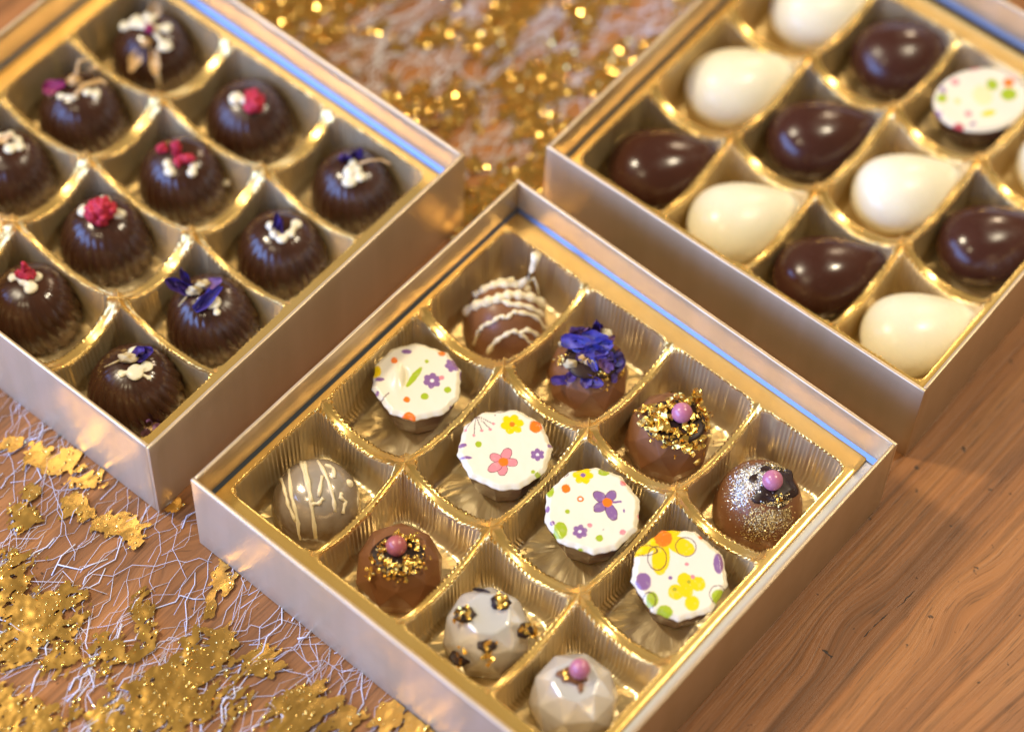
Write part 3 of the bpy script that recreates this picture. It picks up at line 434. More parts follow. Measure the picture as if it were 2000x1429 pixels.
def flange_mesh():
    ix0, ix1, iy0, iy1 = TXN[0], TXN[-1], TYN[0], TYN[-1]; g = 0.0030
    ox0, ox1, oy0, oy1 = g, A - g, g, B - g
    def rr(x0, x1, y0, y1, r, n=8):
        pts = []
        for cx, cy, a0 in ((x1 - r, y0 + r, -90), (x1 - r, y1 - r, 0), (x0 + r, y1 - r, 90), (x0 + r, y0 + r, 180)):
            for i in range(n + 1): a = math.radians(a0 + 90 * i / n); pts.append((cx + r * math.cos(a), cy + r * math.sin(a)))
        return np.array(pts)
    inn = rr(ix0, ix1, iy0, iy1, 0.0001); out = rr(ox0, ox1, oy0, oy1, 0.003); z = np.full(len(inn), ZT)
    o2 = rr(ox0 - 0.0004, ox1 + 0.0004, oy0 - 0.0004, oy1 + 0.0004, 0.0034)
    mb = MB(); mb.grid(np.array([np.c_[inn, z], np.c_[(inn + out) / 2, z - 0.0001], np.c_[out, z - 0.0002], np.c_[o2, z - 0.0006], np.c_[o2, z - 0.0009]]), closed_v=True)
    return mesh_data('flange', mb.v, mb.f)
FLANGE = flange_mesh()
BL = {'F': ('open gold gift box holding the printed, gilded and drizzled chocolates', 'gold plastic tray holding the printed and gilded chocolates'),
      'L': ('open gold gift box holding the fluted dark chocolates', 'gold plastic tray holding the fluted dark chocolates'),
      'R': ('open gold gift box holding the dark and white teardrop chocolates', 'gold plastic tray holding the teardrop chocolates')}
def card_wall(x0, x1, y0, y1, hh, parent):
    alongx = (x1 - x0) > (y1 - y0); n = 40; rings = []; sd = random.randint(0, 999); r = 0.00055
    w0, w1 = (y0, y1) if alongx else (x0, x1); l0, l1 = (x0, x1) if alongx else (y0, y1)
    sec = [(w0, 0.0003), (w0, 0.012), (w0, 0.026), (w0, hh - 0.004), (w0, hh - r)] + [((w0 + r) - r * math.cos(q), hh - r + r * math.sin(q)) for q in (.5, 1.0, 1.57)] + [((w1 - r) + r * math.sin(q), hh - r + r * math.cos(q)) for q in (0.0, .5, 1.0)] + [(w1, hh - r), (w1, hh - 0.004), (w1, 0.0003)]
    for i in range(n + 1):
        t_ = i / n; L_ = l0 + (l1 - l0) * t_; env = math.sin(math.pi * t_); o = env * 0.0005 * (float(fbm(np.array([t_ * 5.0 + sd]), np.array([sd * .37]), 3)[0]) - .5); dz = env * 0.0003 * (float(fbm(np.array([t_ * 9.0 + sd]), np.array([3.1 + sd]), 3)[0]) - .5)
        rings.append([((L_, w + o * z / hh, z + dz * (z > .03)) if alongx else (w + o * z / hh, L_, z + dz * (z > .03))) for w, z in sec])
    return bevel(MB().grid(np.array(rings), closed_v=True, cap0=True, cap1=True).build('side_wall', MAT['paper'], parent), 0.0002, 2, 50)
for key, (org, ang, sa, sb, (tdx, tdy, tda, tsx, tsy)) in BOXES.items():
    a, b = A * sa, B * sb; t = 0.0015
    box = tag(empty('gift_box', (org[0], org[1], 0.0), ang), BL[key][0], 'gift box', 'three open gold gift boxes')
    walls = []; m = MB().box(t, a - t, t, b - t, 0.0006, 0.0016).build('base', MAT['paper'], box, smooth=False)
    for (x0, x1, y0, y1) in ((0, a, 0, t), (0, a, b - t, b), (0, t, t + 1e-5, b - t - 1e-5), (a - t, a, t + 1e-5, b - t - 1e-5)):
        walls.append(card_wall(x0, x1, y0, y1, H, box))
    zl, wl, hl = ZT - 0.0006, 0.0015, 0.0015; i = t + 0.00005
    for q, wl_ in zip((((i, i), (a - i, i), (0, 1)), ((a - i, i), (a - i, b - i), (-1, 0)), ((a - i, b - i), (i, b - i), (0, -1)), ((i, b - i), (i, i), (1, 0))), (walls[0], walls[3], walls[1], walls[2])):
        (p, r, nrm) = q; p = np.array(p); r = np.array(r); nn = np.array(nrm); tt = (r - p) / np.linalg.norm(r - p)
        v = []
        for (o, z) in ((0, zl + hl), (wl, zl), (wl, zl - 0.0004), (0, zl - 0.0004)):
            for e, sgn in ((p, 1), (r, -1)): v.append((*(e + nn * o + tt * sgn * (o + 0.004 * (o == 0) * 0)), z))
        MB().add(v, [(0, 1, 3, 2), (2, 3, 5, 4), (4, 5, 7, 6), (6, 7, 1, 0), (0, 2, 4, 6), (7, 5, 3, 1)]).build('liner_strip', MAT['silver'], wl_, smooth=False)
    if key == 'F': MB().box(a - t - 0.0075, a - t - 0.0002, t + 0.0003, b - t - 0.0003, ZT - 0.0022, ZT - 0.0013).build('liner_ledge', MAT['ledge'], walls[3], smooth=False)
    tr = empty('tray_insert', (0, 0, 0)); tag(tr, BL[key][1], 'tray', 'gold chocolate trays')
    M = Matrix.Translation((org[0], org[1], 0)) @ Matrix.Rotation(ang, 4, 'Z') @ Matrix.Translation((A / 2 + tdx, B / 2 + tdy, 0)) @ Matrix.Rotation(tda, 4, 'Z') @ Matrix.Diagonal((tsx, tsy, 1, 1)) @ Matrix.Translation((-A / 2, -B / 2, 0))
    tr.matrix_world = M
    for pm in POCKETS.values(): link('pocket', pm, MAT['tray'], tr)
    link('flange', FLANGE, MAT['tray'], tr)

# ------------------------------------------------------------------ chocolates
def dome_z(rho, R, h): return h * (1 - np.clip(rho / R, 0, 1) ** 2.5) ** (1 / 2.3)
def gem_z(rho, R, h): return h * np.interp(rho / R, [0, .52, .86, 1, 1.0001], [1, .98, .68, .3, 0])
def lathe(R, h, flutes=0, amp=0.0, twist=0.0, nr=34, nt=288, foot=1.0):
    mb = MB(); th = np.linspace(0, 2 * np.pi, nt, endpoint=False); rings = []
    rings.append(np.c_[0.6 * R * np.cos(th), 0.6 * R * np.sin(th), 0 * th])
    for i in range(nr + 1):
        a = i / nr * math.pi / 2; rho = R * math.cos(a) ** (2 / 2.5); z = h * math.sin(a) ** (2 / 2.3)
        if i == nr: rho = R * 0.004
        ft = foot + (1 - foot) * min(1, z / (0.22 * h)) ** 0.6
        fade = np.clip((1 - z / h) / 0.5, 0, 1) ** 0.8
        fl = amp * fade * (np.abs(np.cos(flutes / 2 * (th + twist * z / h))) ** 0.7 - 0.55) if flutes else 0 * th
        wob = 0.010 * np.sin(3 * th + R * 1e5) * fade
        rr = rho * ft * (1 + fl + wob); rings.append(np.c_[rr * np.cos(th), rr * np.sin(th), np.full(nt, z)])
    mb.grid(np.array(rings), closed_v=True, cap0=True, cap1=True); return mb
def gem(R, h, n=10, rot=0.0, top=0.53):
    mb = MB(); lv = [(0.94, 0.0, 0), (1.0, 0.28, 0), (0.87, 0.70, 0.5), (top, 0.985, 0.0)]; rings = []
    for (q, z, o) in lv: 
        th = rot + (np.arange(n) + o) * 2 * math.pi / n; rings.append(np.c_[q * R * np.cos(th), q * R * np.sin(th), np.full(n, z * h)])
    V = np.concatenate(rings); f = [tuple(range(n))[::-1]]
    for i in range(n): j = (i + 1) % n; f.append((i, j, n + j, n + i))
    for i in range(n):
        j = (i + 1) % n; f.append((n + i, n + j, 2 * n + i)); f.append((n + j, 2 * n + j, 2 * n + i))
        f.append((2 * n + i, 2 * n + j, 3 * n + j)); f.append((2 * n + i, 3 * n + j, 3 * n + i))
    f.append(tuple(3 * n + i for i in range(n))); mb.add(V, f); return mb
def root(key, name, label, group):
    x, y, R, h = CHOC[key]; return tag(empty(name, (x, y, Z0), YAW), label, 'chocolate', group), R, h
def v3(p, dz=0.0): return np.array([p[0] * mm, p[1] * mm, p[2] * mm + dz])
GF = 'fluted dark chocolates in the box'; GG = 'decorated chocolates in the box'; GT = 'teardrop chocolates in the box'; GP = 'printed chocolates in the box'
def fluted(key, label):
    r, R, h = root(key, 'fluted_chocolate', label, GF)
    lathe(R, h, 24, 0.068, random.uniform(0.15, 0.5)).build('shell', MAT['dark'], r)
    return r, R, h
def dab(r, pts, size, name='icing_dab', flat=0.55, m='dab'):
    mb = MB()
    for i, p in enumerate(pts):
        s = 1.12 * (size[i] if isinstance(size, (list, tuple)) else size)
        mb.blob(v3(p), np.array([s * random.uniform(.85, 1.15), s * random.uniform(.85, 1.15), s * flat * .85]) * mm, 0.08, 1.5)
    for a, b in zip(pts[:-1], pts[1:]): mb.tube([v3(a), (v3(a) + v3(b)) / 2, v3(b)], np.array([0.6, 0.7, 0.6]) * mm * (size if not isinstance(size, (list, tuple)) else min(size[0], size[-1])) , 8)
    o = mb.build(name, MAT[m], r); q = o.modifiers.new('remesh', 'REMESH'); q.mode = 'VOXEL'; q.voxel_size = 0.00028; q.use_smooth_shade = True
    q = o.modifiers.new('smooth', 'SMOOTH'); q.factor = 0.6; q.iterations = 9; return o

T = TOP
# star-shaped icing with dried petals
r, R, h = fluted('L1', 'fluted dark chocolate topped with a white icing star and tan petals')
st = [[-10.5, 2.0, 18.5], T['L1'][1], [-1.0, 4.5, 21.5], T['L1'][3], T['L1'][4]]; ce = [-0.5, -1.5, 21.7]
for p in st: dab(r, [ce, p], [1.8, 2.3])
MB().blob(v3(T['L1'][6], 0.0012), np.array([1.9, 1.9, 1.6]) * mm, 0.2).build('raspberry_piece', MAT['magenta'], r)
mb = MB(); mb.petal(v3([1.0, 6.0, 24.5]), (0.2, 0.5, 0.8), 7.5 * mm, 4 * mm, (0, -1, 0.4)); mb.petal(v3(T['L1'][8], .001), (-.3, -.6, -.7), 7 * mm, 4 * mm, (0, -.6, .8)); mb.petal(v3(T['L1'][9], .001), (.1, -.6, -.7), 8 * mm, 3.6 * mm, (0, -.7, .7)); mb.blob(v3(T['L1'][7], .0008), 1.7 * mm, 0.25)
mb.build('dried_petal', MAT['tan'], r)
MB().tube([v3(T['L1'][9], .0012), v3([2.2, -14.6, 11], .001), v3([2.7, -15.8, 6])], [.0007, .0009, .0006]).build('icing_trail', MAT['drizzle'], r)

r, R, h = fluted('L2', 'fluted dark chocolate topped with a magenta petal and curling tan stamens')
MB().petal(v3(T['L2'][0], .0012), (1, .15, .2), 8 * mm, 4.5 * mm, (0, -.5, .9)).build('magenta_petal', MAT['magenta'], r)
mb = MB(); mb.tube([v3(T['L2'][2], .001), v3([-.5, 4, 25]), v3([.5, 6, 29]), v3([3.5, 6.5, 29.5])], [.0009, .0008, .0007, .0005]); mb.tube([v3(T['L2'][5]), v3([4, 6, 24.5]), v3([6.0, 6.5, 25.5]), v3([8, 6.5, 24.5])], .0008); mb.tube([v3(T['L2'][7]), v3([2, 0, 22.6]), v3(T['L2'][8], .001), v3([9.5, 3, 20])], .0010); mb.tube([v3([-11, -1, 17]), v3([-8.5, -1.2, 20])], .0005)
mb.blob(v3(T['L2'][2], .001), np.array([2.6, 2, 1.6]) * mm, .25); mb.build('dried_petal', MAT['tan'], r)
dab(r, [T['L2'][1], T['L2'][7]], [1.6, 1.2]); dab(r, [T['L2'][9], [3.5, -2, 21.4]], [1.9, 1.6])

r, R, h = fluted('L3', 'fluted dark chocolate topped with a ring of white icing and an orange petal')
dab(r, [T['L3'][0], [4.6, .5, 21.0], T['L3'][1], T['L3'][2], [-2.5, 4.5, 21]], [2.2, 1.9, 1.7, 1.6, 1.6])
MB().petal(v3([0, 2.4, 22.4]), (1, .3, .1), 5 * mm, 3 * mm).build('dried_petal', MAT['tan'], r)

def raspberry(r, c, rad, n=22, name='raspberry_piece'):
    mb = MB(); rad = np.array(rad) * mm * 1.15; mb.blob(c, rad * 0.86, .2)
    for i in range(n):
        d = RNG.normal(0, 1, 3); d /= np.linalg.norm(d); mb.blob(np.array(c) + d * rad * 0.8, rad.min() * RNG.uniform(.25, .42), .2, nu=6, nv=8)
    return mb.build(name, MAT['rasp'], r)
r, R, h = fluted('L4', 'fluted dark chocolate topped with one white icing drop and a leaning raspberry chunk')
dab(r, [T['L4'][0], [-1.2, -2.6, 21.5]], [2.6, 1.8], flat=.7)
o = raspberry(r, v3(T['L4'][1], .0012), (3.2, 4.8, 3.2))
r, R, h = fluted('L5', 'fluted dark chocolate topped with three upright raspberry shards and two icing drops')
raspberry(r, v3(T['L5'][0], .0012), (1.9, 1.9, 2.2), 14); raspberry(r, v3([-1.2, -1, 25.2]), (1.9, 1.5, 4.4), 16); raspberry(r, v3([2.6, -3.6, 22.6]), (3.0, 1.6, 2.3), 14); raspberry(r, v3([-.5, -4.5, 21.8]), (1.8, 1.6, 1.6), 10)
dab(r, [T['L5'][3], [-4.6, -4, 20.4]], [1.9, 1.5], flat=.8); dab(r, [T['L5'][4], [4.8, -5, 20]], [1.8, 1.4], flat=.8)
MB().blob(v3([15.4, -3, 8]), np.array([1.5, 1.2, 1.2]) * mm, .3).build('speck', MAT['drizzle'], r)
r, R, h = fluted('L6', 'fluted dark chocolate topped with white icing, lavender tips and a long thin tendril')
mb = MB(); mb.petal(v3([-2.8, 2.4, 23.2]), (-.2, .1, 1), 5 * mm, 4.5 * mm, (0, -1, .3)); mb.petal(v3([1.2, 3.6, 23.4]), (.5, .2, .9), 5 * mm, 3.6 * mm, (0, -1, .4)); mb.petal(v3([3.0, 4, 23.8]), (.2, .3, .9), 4 * mm, 2.5 * mm, (-.6, -1, .2)); mb.build('lavender_tip', MAT['indigo'], r)
dab(r, [T['L6'][2], [-1.2, -3.5, 21.6], [0, 0, 22]], [2.3, 2.2, 1.5], flat=.7); dab(r, [T['L6'][3], [1.5, -2.6, 21.8]], [1.8, 1.6], flat=.7)
MB().tube([v3([2, -.5, 22.3]), v3([6, .5, 23.2]), v3([10, .8, 23.4]), v3([13.2, -.5, 22.4])], [.0006, .0004, .0004, .0006]).build('tendril', MAT['tan'], r)
r, R, h = fluted('L7', 'fluted dark chocolate topped with a round raspberry between three icing drops')
raspberry(r, v3(T['L7'][0], .0024), (4.9, 4.2, 4.0), 40)
for p in T['L7'][1:]: dab(r, [p, [p[0] * .55, p[1] * .55, 21.9]], [2.1, 1.8], flat=.7)
r, R, h = fluted('L8', 'fluted dark chocolate topped with a white icing crescent and one blue petal')
dab(r, T['L8'][:5], [1.8, 1.7, 1.7, 1.7, 1.9], flat=.7)
mb = MB(); mb.petal(v3([-.9, .2, 23.2]), (.05, .6, .8), 8 * mm, 3 * mm, (0, -1, .5), .1, .5); mb.petal(v3([-.6, -1.0, 22.6]), (.1, 1, .3), 6 * mm, 2.4 * mm, (.7, -.4, .6), .1, .5); mb.build('blue_petal', MAT['indigo'], r)
r, R, h = fluted('L9', 'fluted dark chocolate topped with a pointed raspberry shard on splayed icing')
dab(r, [[-.8, 1.5, 21.7], T['L9'][0]], [2.0, 1.5]); dab(r, [[-.8, 1.5, 21.7], T['L9'][1]], [2.6, 2.2]); dab(r, [[-.8, 1.5, 21.7], T['L9'][2]], [2.0, 1.8])
mb = MB(); raspberry(r, v3([-.8, 2.2, 23.4]), (3.4, 2.2, 1.9), 20); raspberry(r, v3([-.8, 2.8, 26.2]), (1.3, 1.2, 3.4), 12)
r, R, h = fluted('L10', 'fluted dark chocolate topped with a sprig of blue petals, a tan bud and icing')
mb = MB(); mb.petal(v3([-10.5, 2.5, 23]), (-1, .3, .45), 9 * mm, 4.2 * mm, (0, -.7, .7), .15, .5); mb.petal(v3([-8, 4.5, 25.5]), (-.4, .4, 1), 7 * mm, 2.6 * mm, (0, -1, .3), .1, .5); mb.petal(v3([-8.6, 1.6, 22.6]), (-1, -.1, .2), 6 * mm, 3.4 * mm); mb.build('blue_petal', MAT['indigo'], r)
mb = MB(); mb.petal(v3([-.3, -3.2, 22.6]), (.75, .9, .1), 11 * mm, 3.4 * mm, (.3, -.4, .8), .05, .6); mb.petal(v3([-1.2, -4.2, 22.4]), (.7, .9, .15), 8 * mm, 2.8 * mm, (-.5, 0, .8), .05, .5); mb.build('blue_petal', MAT['cornflower'], r)
mb = MB(); mb.blob(v3([-5, .3, 22.4]), np.array([2.6, 1.7, 1.8]) * mm, .3); mb.blob(v3([-2.2, 2.6, 23]), np.array([2.4, 1.6, 1.5]) * mm, .3); mb.tube([v3([-10.5, -3, 17.6]), v3([-7.5, -1.2, 21])], .0004); mb.build('dried_bud', MAT['bud'], r)
MB().petal(v3([1.2, 3, 23]), (1, .3, .1), 6 * mm, 3.4 * mm, (0, -.4, .9)).build('plum_petal', MAT['plum'], r)
dab(r, [[-2.5, -3.0, 21.4], [1.0, -4.2, 21.2], T['L10'][8], T['L10'][9]], [1.5, 2.0, 2.2, 1.3])
r, R, h = fluted('L11', 'fluted dark chocolate with a splayed icing patch, olive bud and fallen flower crumb')
dab(r, [T['L11'][6], T['L11'][3]], [2.7, 1.4], flat=.4); dab(r, [T['L11'][6], T['L11'][4]], [2.6, 1.8], flat=.4); dab(r, [T['L11'][6], T['L11'][5]], [2.2, 1.0], flat=.4); dab(r, [T['L11'][2]], [2.4], flat=.6)
mb = MB(); mb.blob(v3(T['L11'][0], .001), np.array([3.2, 1.8, 1.7]) * mm, .25); mb.tube([v3([-9.5, .5, 19]), v3([-4, 1.5, 22])], [.0003, .0005]); mb.build('dried_bud', MAT['bud'], r)
mb = MB(); mb.petal(v3(T['L11'][1], .0016), (1, .25, .2), 7 * mm, 4.5 * mm, (0, -.5, .9)); mb.petal(v3([2.5, 3.5, 23.2]), (.8, -.3, .3), 5 * mm, 3.5 * mm); mb.build('plum_petal', MAT['indigo'], r)
mb = MB()
for i in range(6): mb.petal(v3(T['L11'][7]) + RNG.normal(0, .0014, 3) + np.array([0, -.001, .0006]), RNG.normal(0, 1, 3), 4.6 * mm, 3 * mm, (0, -.8, .6))
mb.build('flower_crumb', MAT['plum'], r); mb = MB(); mb.blob(v3(T['L11'][7]) + np.array([-.001, -.0014, -.001]), np.array([1.8, 1.3, 1.3]) * mm, .35); mb.petal(v3(T['L11'][7]) + np.array([.002, -.001, .001]), (1, .2, .6), 4 * mm, 3 * mm, (0, -.8, .6)); mb.build('dried_bud', MAT['tan'], r)

# --- decorated box
def drizzle(r, lines, rad, key):
    x, y, R, h = CHOC[key]
    for l in lines:
        P0 = np.array([q for q in l if q[2] > 0.5]) * mm; pts = []
        if len(P0) < 2: continue
        for a, b in zip(P0[:-1], P0[1:]):
            for t in np.linspace(0, 1, 5)[:-1]: pts.append(a + (b - a) * t)
        pts.append(P0[-1]); out = []
        for q in pts:
            rho = math.hypot(q[0], q[1]); z = float(dome_z(min(rho, R * .97), R, h)); out.append((q[0], q[1], max(q[2], z) + 0.0001 if rho < R * .9 else q[2]))
        rr = rad * mm * (1 + 0.3 * np.sin(np.arange(len(out)) * 1.7 + RNG.uniform(0, 6)))
        MB().tube(out, rr, 8).build('drizzle_line', MAT['drizzle'], r)
r, R, h = root('F1', 'drizzled_chocolate', 'milk chocolate dome with wavy white drizzle and a tall drizzle curl', GG)
lathe(R, h).build('shell', MAT['milk'], r)
for l, w_ in zip(DRIZ['F1'], (1.5, 1.2, 1.7, 1.0, .8, .85, .7)): drizzle(r, [l], w_, 'F1')
MB().tube([v3([4.7, 5.4, 19.2]), v3([7, 6, 22]), v3([8.5, 7, 26.5]), v3([9.4, 7.6, 30.5]), v3([9.8, 8, 34])], [.0022, .0013, .0011, .0014, .0020]).build('drizzle_curl', MAT['drizzle'], r)
MB().tube([v3([7, 6, 20]), v3([9.5, 6.5, 22.5]), v3([10.5, 6, 19]), v3([11.5, 4, 14.5])], [.0005, .0006, .0005, .0004]).build('drizzle_curl', MAT['drizzle'], r)

def pearl(r, c, rad, m): 
    mb = MB(); mb.blob(c, rad * mm, 0.0, nu=22, nv=32); return mb.build('sugar_pearl', MAT[m], r)
def gold_leaf(r, pts, n, spread, size, key, prof, name='gold_leaf', stand=0.0):
    x, y, R, h = CHOC[key]; mb = MB()
    for i in range(n):
        p = random.choice(pts); q = np.array(p[:2]) * mm + RNG.normal(0, spread * mm, 2); rho = math.hypot(*q)
        if rho > R * .95: continue
        z = float(prof(rho, R, h)); g = (float(prof(rho + 5e-4, R, h)) - z) / 5e-4
        nrm = np.array([-g * q[0] / (rho + 1e-6), -g * q[1] / (rho + 1e-6), 1]); nrm /= np.linalg.norm(nrm)
        mb.flake(np.r_[q, z] + nrm * (0.0006 + random.uniform(0, .0012) + stand), random.uniform(.4, 1.0) * size * mm, nrm)
    return mb.build(name, MAT['leaf'], r, smooth=False)
def ganache(r, c, rx, ry, hz=1.2):
    return MB().blob(v3(c), np.array([rx, ry, hz]) * mm, .05, 2, nu=12, nv=28).build('ganache_top', MAT['ganache'], r)

r, R, h = root('F2', 'faceted_chocolate', 'milk chocolate gem crowned with blue cornflower petals and gold flecks', GG)
bevel(gem(R, h, 9, .2).build('shell', MAT['milk'], r, smooth=False), .00028, 2, 6)
f = [np.array(q) for q in FLOWER2]
for i, q in enumerate(f):
    rho = math.hypot(q[0], q[1]);
    if rho > 12.5: f[i] = np.array([q[0] * 9 / rho, q[1] * 9 / rho, 21.5])
ganache(r, [0.5, -2.5, 20.3], 9.5, 8.0, 1.3)
def petals(r, lst, name, m):
    mb = MB()
    for (c, d, L, W, nn) in lst: mb.petal(np.array(c) * mm, d, L * mm, W * mm, nn, random.uniform(-.1, .25), random.uniform(.15, .4))
    return mb.build(name, MAT[m], r)
petals(r, [(f[0] + [0, 0, 2.6], (1, -.1, .05), 9, 4.5, (0, -.5, .9)), (f[0] + [.5, -.5, 1.4], (1, -.25, 0), 9, 4, (0, -.7, .7)), (f[1] + [0, 0, 2.4], (1, .3, .1), 8.5, 6, (-.1, -.5, .9)), (f[1] + [-.8, -.3, 1.0], (1, .1, -.1), 7.5, 5, (0, -.8, .6)), (f[2] + [0, .3, 3.4], (1, -.1, 0), 8, 4, (0, -.3, .9)), (f[21] + [0, 0, 1.6], (.2, 1, -.2), 6, 4, (.6, -.3, .6))], 'blue_petal', 'cornflower')
petals(r, [(f[18] + [0, -.4, .6], (1, .1, 0), 6.5, 3.2, (0, -.6, .8)), (f[19] + [0, 0, .8], (.5, 1, .2), 4.5, 3, (0, -.6, .8)), (f[20] + [0, -.4, .8], (1, -.2, 0), 7, 4, (0, -.6, .8)), (f[20] + [-1.5, 0, .8], (.2, 1, .2), 5, 3.4, (-.3, -.5, .8)), (f[21] + [.6, -1, .4], (.3, 1, .2), 6, 3.6, (.5, -.6, .6)), (f[22] + [0, 0, .6], (.1, 1, .3), 6, 2.6, (.5, -.7, .5)), (f[6] + [0, 0, 3.2], (0, .3, 1), 4.5, 3, (0, -1, .2)), (f[6] + [.6, 0, 2.4], (.4, .3, 1), 4, 2.6, (.3, -1, .2))], 'indigo_petal', 'indigo')
petals(r, [(f[3] + [0, 0, 3.0], (1, .2, .2), 5.5, 4.5, (0, -.8, .6)), (f[4] + [0, 0, 2.6], (.2, .4, 1), 4.5, 3.6, (0, -1, .3)), (f[5] + [0, 0, 2.4], (.5, .2, 1), 4, 3, (0, -1, .3)), (f[3] + [-1, 0, 2], (.3, .3, 1), 4, 3.6, (0, -1, .3))], 'plum_petal', 'plum')
mb = MB(); mb.blob((f[7] + [0, 0, 2.6]) * mm, np.array([2.2, 1.9, 2.3]) * mm, .10); mb.build('cream_bud', MAT['dab'], r)
mb = MB(); mb.blob((f[8] + [0, 0, .9]) * mm, np.array([2.4, 1.5, 1.5]) * mm, .25); mb.blob((f[9] + [0, 0, 1.6]) * mm, np.array([1.0, .9, 1]) * mm, .3); mb.blob((f[13] + [1.8, 0, .9]) * mm, np.array([1.2, .9, .9]) * mm, .3); mb.build('dried_bud', MAT['bud'], r)
mb = MB(); mb.blob((f[12] + [0, 0, 1.0]) * mm, np.array([1.3, 1.2, 1.3]) * mm, .3); mb.blob((f[13] + [0, 0, .9]) * mm, np.array([1.2, 1.0, 1.2]) * mm, .3); mb.build('dried_stem', MAT['tan'], r)
for nm, mt, cnt in (('indigo_petal', 'indigo', 9), ('blue_petal', 'cornflower', 2), ('plum_petal', 'plum', 3)):
    petals(r, [((RNG.uniform(-6, 7), RNG.uniform(-6.5, 5), 21.6 + RNG.uniform(0, 1.6)), RNG.normal(0, 1, 3) * (1, 1, .35), RNG.uniform(3.5, 6), RNG.uniform(2.2, 3.6), (RNG.normal(0, .5), -.5, .8)) for _ in range(cnt)], nm, mt)
gold_leaf(r, [f[14], f[15], f[16], f[17], f[10], f[11]], 60, .9, 1.1, 'F2', gem_z, stand=.0008)

r, R, h = root('F3', 'faceted_chocolate', 'milk chocolate gem heaped with gold leaf around one pink sugar pearl', GG)
bevel(gem(R, h, 8, .1, .62).build('shell', MAT['milk'], r, smooth=False), .00028, 2, 6)
top = ganache(r, [1.2, -2.2, 20.2], 10.2, 8.8, 1.5)
gold_leaf(top, [[-6, -2], [-4, 1], [-5, -5], [-2, -7], [2, -8], [6, -5], [9, -2], [9, 2], [6, 5], [0, 4], [5, -9], [-3, -3], [7, -8], [-7, 1]], 330, 1.5, 1.9, 'F3', gem_z, stand=.0010)
mb = MB()
for i in range(26): t = i / 25; mb.flake(np.array([8.4 + 1.2 * math.sin(i), 4.6 + 1.6 * t, 21.5 + 6.5 * t + RNG.normal(0, .5)]) * mm, (1.8 - 1.1 * t) * mm, (0.3, -1, .4))
for i in range(14): mb.flake(np.array([2.2 + RNG.normal(0, 1), 6.2, 22.4 + RNG.uniform(-.5, 2.2)]) * mm, 1.2 * mm, (0, -1, .5))
mb.build('gold_leaf_shard', MAT['leaf'], top, smooth=False)
pearl(top, v3([3.2, -1.3, 24.6]), 3.55, 'pearl_pink')

r, R, h = root('F4', 'dusted_chocolate', 'milk chocolate dome with silver and gold lustre dust and a pink sugar pearl', GG)
lathe(R, h).build('shell', MAT['milk'], r)
top = MB().blob(v3([2.6, -0.6, 19.2]), np.array([8.2, 7.6, 1.8]) * mm, .13, 3, nu=14, nv=36).build('ganache_top', MAT['ganache'], r)
def dust(r, key, spots, n, size, m, name, prof=dome_z, lift=0.0):
    x, y, R, h = CHOC[key]; mb = MB()
    for i in range(n):
        cx, cy, sx, sy = random.choice(spots); q = np.array([cx + RNG.normal(0, sx), cy + RNG.normal(0, sy)]) * mm; rho = math.hypot(*q)
        if rho > R * .98: continue
        z = float(prof(rho, R, h)); g = (float(prof(min(rho + 4e-4, R), R, h)) - z) / 4e-4; nrm = np.array([-g * q[0] / (rho + 1e-6), -g * q[1] / (rho + 1e-6), 1]); nrm /= np.linalg.norm(nrm)
        dd = ((q[0] / mm - 3.0) / 8.6) ** 2 + ((q[1] / mm + 1.0) / 8.0) ** 2
        zz = max(z, (19.3 + 1.7 * math.sqrt(max(0, 1 - dd))) * mm) if (key == 'F4' and dd < 1) else z
        mb.flake(np.array([q[0], q[1], zz]) + nrm * (0.00012 + lift), size * random.uniform(.5, 1.3) * mm, nrm)
    t = mb.build(name, MAT[m], r, smooth=False); t['kind'] = 'stuff'; return t
dust(r, 'F4', [(-5, 1, 2.4, 3), (-2, 4, 3, 2.2), (-8, -3, 2, 3), (-1, 0, 2, 2)], 3400, .28, 'silverdust', 'silver_dust')
dust(r, 'F4', [(0, -13, 3.2, 1.6), (3, -11, 2, 2), (8, -10, 1.2, 2), (-3, -12, 2, 1.6), (5, 7, 2.2, 1.4)], 2800, .27, 'golddust', 'gold_dust')
gold_leaf(r, [[4.8, -6.1]], 16, .8, .8, 'F4', dome_z, stand=.0006)
pearl(top, v3([2.6, -1.4, 23.6]), 3.5, 'pearl_pink')

r, R, h = root('F9', 'drizzled_chocolate', 'pearl-dusted round chocolate with straight cream drizzle stripes', GG)
lathe(R, h).build('shell', MAT['shimmer2'], r)
drizzle(r, DRIZ['F9'], .64, 'F9')
MB().blob(v3([11.0, 2.0, 15.0]), 1.6 * mm, .05).build('drizzle_drop', MAT['drizzle'], r)

r, R, h = root('F10', 'faceted_chocolate', 'milk chocolate gem with a gold leaf ring around one rose sugar pearl', GG)
bevel(gem(R, h, 8, .35, .60).build('shell', MAT['milk'], r, smooth=False), .00028, 2, 6)
top = ganache(r, [-.4, -2.4, 20.2], 8.6, 7.6, 1.2)
gold_leaf(top, [[-6.5, -3], [-5, 0], [-4, -6], [-1, -8], [2, -8], [5, -6], [7, -4], [6, 0], [4, 3], [-2, -5], [-8, -6], [0, 3.5], [3, -5]], 230, 1.0, 1.15, 'F10', gem_z, stand=.0008)
pearl(top, v3([-.8, -.6, 23.4]), 3.5, 'pearl_rose')

